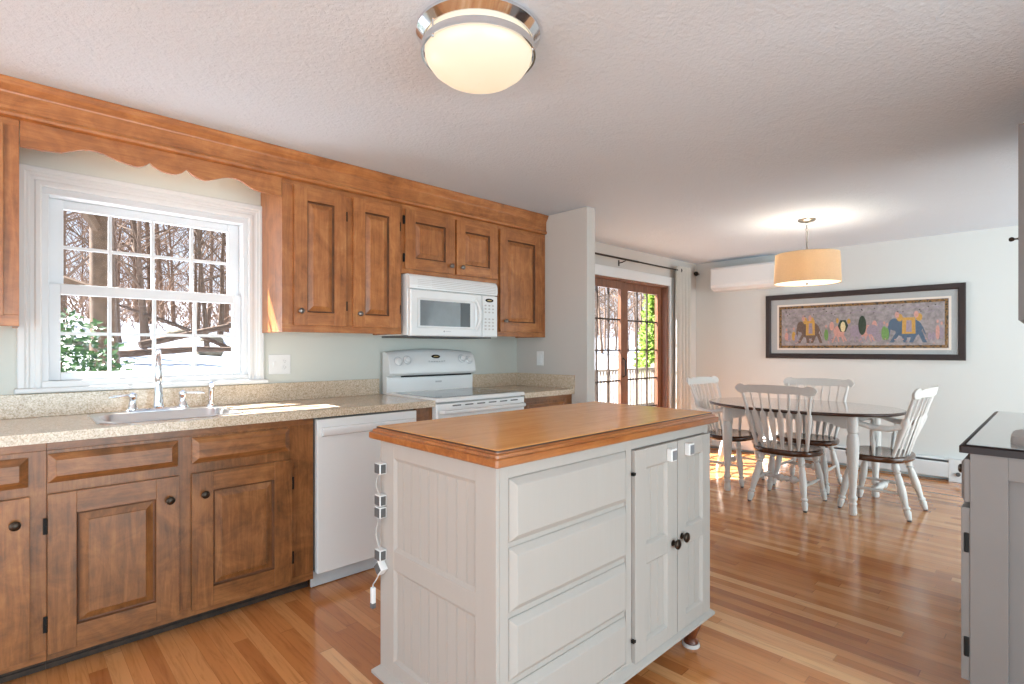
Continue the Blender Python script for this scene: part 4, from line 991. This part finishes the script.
# ------------------------------------------------------------------ sliding door
dor = bpy.data.objects.new('door_1', None); col.objects.link(dor); dor.location = (4.73, YW, 0); struct(dor, 'brown wood sliding glass patio door with grids')
casing(FY(YW), SX0, SX1, 0, SZ1, [(0, 0), (0, .018), (.095, .018), (.105, .014), (.105, 0)]).build('casing', 'white_matte', dor, bevel=.002)
mb = MB(); mb.box(SX0, SX0 + .035, YW + .001, YW + .15, 0, SZ1); mb.box(SX1 - .035, SX1, YW + .001, YW + .15, 0, SZ1); mb.box(SX0, SX1, YW + .001, YW + .15, SZ1 - .022, SZ1); mb.box(SX0, SX1, YW + .001, YW + .15, 0, .03)
mb.build('frame', 'slider', dor, bevel=.002)
def slider_panel(x0, x1, y, cols, rows=5, st=.085):
    z0_, z1_ = .03, SZ1 - .022; top = .085; bot = .20
    mb = MB(); mb.box(x0, x0 + st, y, y + .04, z0_, z1_); mb.box(x1 - st, x1, y, y + .04, z0_, z1_); mb.box(x0 + st, x1 - st, y + .0003, y + .0397, z1_ - top, z1_); mb.box(x0 + st, x1 - st, y + .0003, y + .0397, z0_, z0_ + bot)
    f = mb.build('door_panel', 'slider', dor, bevel=.002)
    g0, g1, h0, h1 = x0 + st, x1 - st, z0_ + bot, z1_ - top
    mb = MB(); w = .016
    for i in range(1, cols): x = g0 + (g1 - g0) * i / cols; mb.box(x - w / 2, x + w / 2, y + .010, y + .030, h0, h1)
    for j in range(1, rows): z_ = h0 + (h1 - h0) * j / rows; mb.box(g0, g1, y + .0105, y + .0295, z_ - w / 2, z_ + w / 2)
    mb.build('grille', 'toe', f)
    MB().box(g0, g1, y + .018, y + .022, h0, h1).build('pane', 'glass', f)
    return f
slider_panel(3.858, 4.830, YW + .030, 4, 5, .082)
f = slider_panel(4.872, 5.645, YW + .080, 3, 5, .075)
MB().tube([(4.78, YW + .03, .92), (4.78, YW - .005, .94), (4.78, YW - .005, 1.10), (4.78, YW + .03, 1.12)], .008, 8).build('pull_handle', 'black', f, True)

# curtain rod
t = thing('curtain_rod', 'dark bronze curtain rod with ball finial above the sliding door', 'curtain rod', (5.0, YW - .09, 2.16))
rz_ = 2.152; ry = YW - .085
MB().tube([(3.45, ry, rz_), (4.9, ry, rz_)], .0105, 12).build('rod', 'bronze', t, True)
MB().tube([(4.88, ry, rz_), (5.78, ry, rz_)], .0085, 12).build('inner_rod', 'bronze', t, True)
for xx in (5.80, 3.43): MB().lathe([(.001, -.028), (.018, -.020), (.026, 0), (.018, .020), (.001, .028)], (xx, ry, rz_), (1, 0, 0), 16).build('ball_finial', 'bronze', t, True)
for xx in (4.66, 3.6):
    MB().tube([(xx, YW - .001, rz_ - .03), (xx, YW - .05, rz_ - .025), (xx, ry, rz_ - .014)], .005, 8).box(xx - .01, xx + .01, YW - .004, YW - .0005, rz_ - .06, rz_).build('bracket', 'bronze', t)
o = MB().lathe([(.010, 0), (.010, .04), (.024, .05), (.030, .068), (.024, .086), (.001, .094)], (XE - .0005, 3.19, 2.165), (-1, 0, 0), 16).build('curtain_holdback', 'bronze', None, True)
tag(o, 'dark round knob holdback on the dining wall beside the curtain', 'holdback')
# curtain panel: pleated
n = 120; mb = MB(); L = []
for zi, z_ in enumerate((2.200, 2.15, 1.6, 1.0, .5, .03)):
    row_ = []; amp = .020 + .018 * (zi / 5)
    for i in range(n + 1):
        u_ = i / n; x = 5.70 + .33 * u_; y = ry - .012 + amp * math.sin(u_ * 2 * PI * 4.5 + .3 * zi * .2); row_.append((x, y))
    L.append([(x, y, z_) for x, y in row_] + [(x, y + .003, z_) for x, y in row_[::-1]])
mb.loops(L); o = mb.build('curtain', 'curtain', None, True, angle=60)
tag(o, 'pale pleated curtain panel hanging at the right side of the sliding door', 'curtain')

# ------------------------------------------------------------------ outdoors
def gz(x, y):
    r = max(0, y - 5)
    return -.55 + .105 * r + .25 * math.sin(x * .31 + 1) * min(1, r / 8) + .18 * math.sin(y * .45 + x * .2) * min(1, r / 8)
mb = MB(); nx_, ny_ = 90, 70; P = []
for j in range(ny_ + 1):
    for i in range(nx_ + 1):
        x = -30 + 130 * i / nx_; y = YW + .4 + 75 * (j / ny_) ** 1.4; P.append((x, y, gz(x, y)))
mb.add(P, [(j * (nx_ + 1) + i, j * (nx_ + 1) + i + 1, (j + 1) * (nx_ + 1) + i + 1, (j + 1) * (nx_ + 1) + i) for j in range(ny_) for i in range(nx_)])
o = mb.build('ground_snow', 'snow', None, True, angle=80); struct(o, 'snow covered ground rising into the woods')
def tree_mesh(rng, h_, r, nb, depth=2):
    mb = MB()
    def branch(p, d, ln_, r_, lev):
        n = 5 if lev == 0 else 3; pts = [Vector(p)]; q = Vector(p); dd_ = Vector(d)
        for i in range(n):
            dd_ = (dd_ + Vector((rng.uniform(-1, 1), rng.uniform(-1, 1), rng.uniform(-.3, .5))) * (.05 if lev == 0 else .22)).normalized(); q = q + dd_ * ln_ / n; pts.append(q.copy())
        rad = [r_ * (1 - .75 * i / n) for i in range(n + 1)]
        if lev == 0: rad[0] *= 1.25
        mb.tube(pts, rad, 8 if lev == 0 else (5 if lev == 1 else 3))
        if lev < depth:
            k = nb if lev == 0 else 5
            for _ in range(k):
                u_ = rng.uniform(.22 if lev == 0 else .25, .98); s_ = u_ * n; i0 = min(int(s_), n - 1); bp = pts[i0].lerp(pts[i0 + 1], s_ - i0)
                a = rng.uniform(0, 2 * PI); out = Vector((math.cos(a), math.sin(a), rng.uniform(.2, .9))).normalized()
                if lev: out = (out + dd_).normalized()
                branch(bp, out, ln_ * rng.uniform(.22, .40) * (1.1 if lev else 1), max(.006, rad[i0] * .42), lev + 1)
    branch((0, 0, -.2), (0, 0, 1), h_, r, 0)
    return mb
rng = random.Random(11)
protos = []
for k in range(6):
    mb = tree_mesh(rng, rng.uniform(8, 11), rng.uniform(.07, .14), 20)
    protos.append(mb)
spots = []
for i in range(230):
    y = rng.uniform(19, 50); a, b = (-.15, .55) if i % 5 < 3 else (1.05, 1.95)
    if i % 5 >= 3: y = rng.uniform(17, 36)
    x = y * rng.uniform(a, b)
    if all((x - q[0]) ** 2 + (y - q[1]) ** 2 > .7 for q in spots): spots.append((x, y))
spots = spots[:120]
meshes = []
for mb in protos:
    o = mb.build('bare_tree', rng.choice(['bark', 'bark2']), None, True, angle=60); meshes.append(o)
for i, (x, y) in enumerate(spots):
    o = meshes[i] if i < len(meshes) else meshes[i % len(meshes)].copy()
    if i >= len(meshes): col.objects.link(o)
    o.location = (x, y, gz(x, y)); s_ = rng.uniform(.55, 1.15); o.scale = (s_, s_, rng.uniform(.85, 1.15)); o.rotation_euler = (rng.uniform(-.05, .05), rng.uniform(-.05, .05), rng.uniform(0, 6.28))
    tag(o, 'distant slender leafless tree in the snowy woods beyond the windows', 'tree', 'bare trees in the snowy woods')
o = tree_mesh(random.Random(3), 9, .17, 7).build('broad_tree', 'bark2', None, True, angle=60); o.location = (.98, 8.6, gz(.98, 8.6))
tag(o, 'thickest nearby tree trunk seen through the left panes of the kitchen window', 'tree')
# thicket of twigs
mb = MB(); rt = random.Random(8)
for i in range(5200):
    y = rt.uniform(27, 52); seg = i % 5 < 3
    x = y * (rt.uniform(-.15, .55) if seg else rt.uniform(1.05, 1.95)); z_ = gz(x, y); h_ = rt.uniform(.8, 11)
    p = Vector((x, y, z_ - .1 + (rt.uniform(0, 6) if i % 2 else 0))); l_ = rt.uniform(1.0, 4.5); d = Vector((rt.uniform(-.7, .7), rt.uniform(-.4, .4), rt.uniform(.4, 1))).normalized()
    mb.tube([p, p + d * l_ * .5 + Vector((rt.uniform(-.2, .2), 0, 0)), p + d * l_], [.022, .016, .006], 3)
o = mb.build('brush_thicket', 'twig'); tag(o, 'dense brown brush and twigs filling the woods', 'brush', None, 'stuff')
# rocks and fallen logs
rr = random.Random(4)
for i in range(16):
    y = rr.uniform(15, 26) if i < 10 else rr.uniform(12, 20); x = y * (rr.uniform(.05, .42) if i < 10 else rr.uniform(1.15, 1.8)); s_ = rr.uniform(.16, .38)
    bm = bmesh.new(); bmesh.ops.create_icosphere(bm, subdivisions=2, radius=1)
    for v_ in bm.verts: v_.co *= rr.uniform(.8, 1.15)
    me = bpy.data.meshes.new('boulder'); bm.to_mesh(me); bm.free(); me.materials.append(M['rock']); me.shade_smooth()
    o = bpy.data.objects.new('boulder', me); col.objects.link(o); o.location = (x, y, gz(x, y) + s_ * .1); o.scale = (s_ * 1.4, s_, s_ * .6); o.rotation_euler = (0, 0, rr.uniform(0, 3))
    tag(o, 'mossy brown boulder poking out of the snow in the woods', 'rock', 'boulders in the snowy woods')
for i, (x, y, ln_, r_, a, el) in enumerate(((2.6, 17, 6, .13, .2, .22), (1.7, 15, 3.5, .12, -.1, .03), (5.0, 17.5, 4, .10, 2.2, .35))):
    z_ = gz(x, y) + .2; d = Vector((math.cos(a), math.sin(a), el)) * ln_
    o = MB().tube([Vector((x, y, z_)), Vector((x, y, z_)) + d * .5 + Vector((0, 0, .08)), Vector((x, y, z_)) + d], [r_ * .75, r_ * .6, r_ * .35], 8).build('fallen_log', 'bark3', None, True)
    tag(o, ['long fallen log sloping across the snow behind the window', 'short fallen log lying level in the snow left of the others', 'leaning broken log rising from the snow at the window right'][i], 'log')
# evergreen shrub below left panes
def leafy(name, n, shape, size, mat, seed, label, cat, loc):
    r_ = random.Random(seed); mb = MB()
    for _ in range(n):
        p = shape(r_); d = Vector((r_.uniform(-1, 1), r_.uniform(-1, 1), r_.uniform(-.3, .8))).normalized(); s_ = d.orthogonal().normalized(); up = d.cross(s_) * .12
        l_ = size * r_.uniform(.6, 1.3); w_ = l_ * .32
        mb.add([p, p + d * l_ * .5 + s_ * w_, p + d * l_ - up * l_, p + d * l_ * .5 - s_ * w_], [(0, 1, 2), (0, 2, 3)])
    o = thing(name, label, cat, loc)
    mb.build('foliage', mat, o, local=True)
    mb = MB()
    for k in range(6):
        q = shape(r_); mb.tube([(0, 0, -.3), (q.x * .5, q.y * .5, q.z * .5), tuple(q)], [.03, .02, .006], 5)
    mb.build('stem', 'bark2', o, local=True); return o
def ball(rx, rz2):
    def f(r_):
        while 1:
            p = Vector((r_.uniform(-1, 1), r_.uniform(-1, 1), r_.uniform(-1, 1)))
            if .3 < p.length < 1: return Vector((p.x * rx, p.y * rx, (p.z + 1) * rz2))
    return f
leafy('rhododendron_shrub', 3200, ball(.62, .98), .075, 'leaf', 2, 'dark green leafy evergreen shrub outside the lower left window panes', 'shrub', (.34, 6.6, gz(.34, 6.6)))
def cone(h_, r0_):
    def f(r_):
        u_ = r_.random() ** 1.3; a = r_.uniform(0, 6.283); q = r0_ * (1 - u_) ** .8 * r_.uniform(.6, 1) + .02; return Vector((q * math.cos(a), q * math.sin(a), u_ * h_))
    return f
for i, (x, y, h_, r_) in enumerate(((16.9, 10.2, 3.2, .5), (18.0, 10.9, 3.0, .6), (20.4, 12.3, 4.4, .9))):
    leafy('arborvitae', 2600, cone(h_, r_), .16, 'leaf2', 20 + i, ['bright green conifer seen through the patio door, the leftmost', 'bright green conifer seen through the patio door, the middle one', 'tallest bright green conifer behind the other two outside the patio door'][i], 'shrub', (x, y, gz(x, y)))
# deck with railing
t = thing('wooden_deck', 'weathered wooden deck with picket railing outside the patio door', 'deck', (7, 5, -.1))
mb = MB()
for k in range(20): y = YW + .17 + k * .145; mb.box(3.0, 12.5, y, y + .138, -.10, -.065)
mb.build('deck_boards', 'deckwood', t)
MB().box(3.0, 12.5, YW + .17, 6.2, -.6, -.10).build('deck_frame', 'deckwood', t)
ys = 6.1
MB().box(3.0, 12.5, ys - .045, ys + .045, .78, .82).build('top_rail', 'deckwood', t, bevel=.004)
MB().box(3.0, 12.5, ys - .02, ys + .02, .02, .07).build('bottom_rail', 'deckwood', t)
for k in range(70): x = 5.6 + k * .10; MB().box(x - .017, x + .017, ys - .017, ys + .017, .07, .78).build('picket', 'deckwood', t)
for x in (3.05, 5.4, 7.8, 10.1, 12.45): MB().box(x - .045, x + .045, ys - .045, ys + .045, -.1, .90).build('post', 'deckwood', t, bevel=.004)
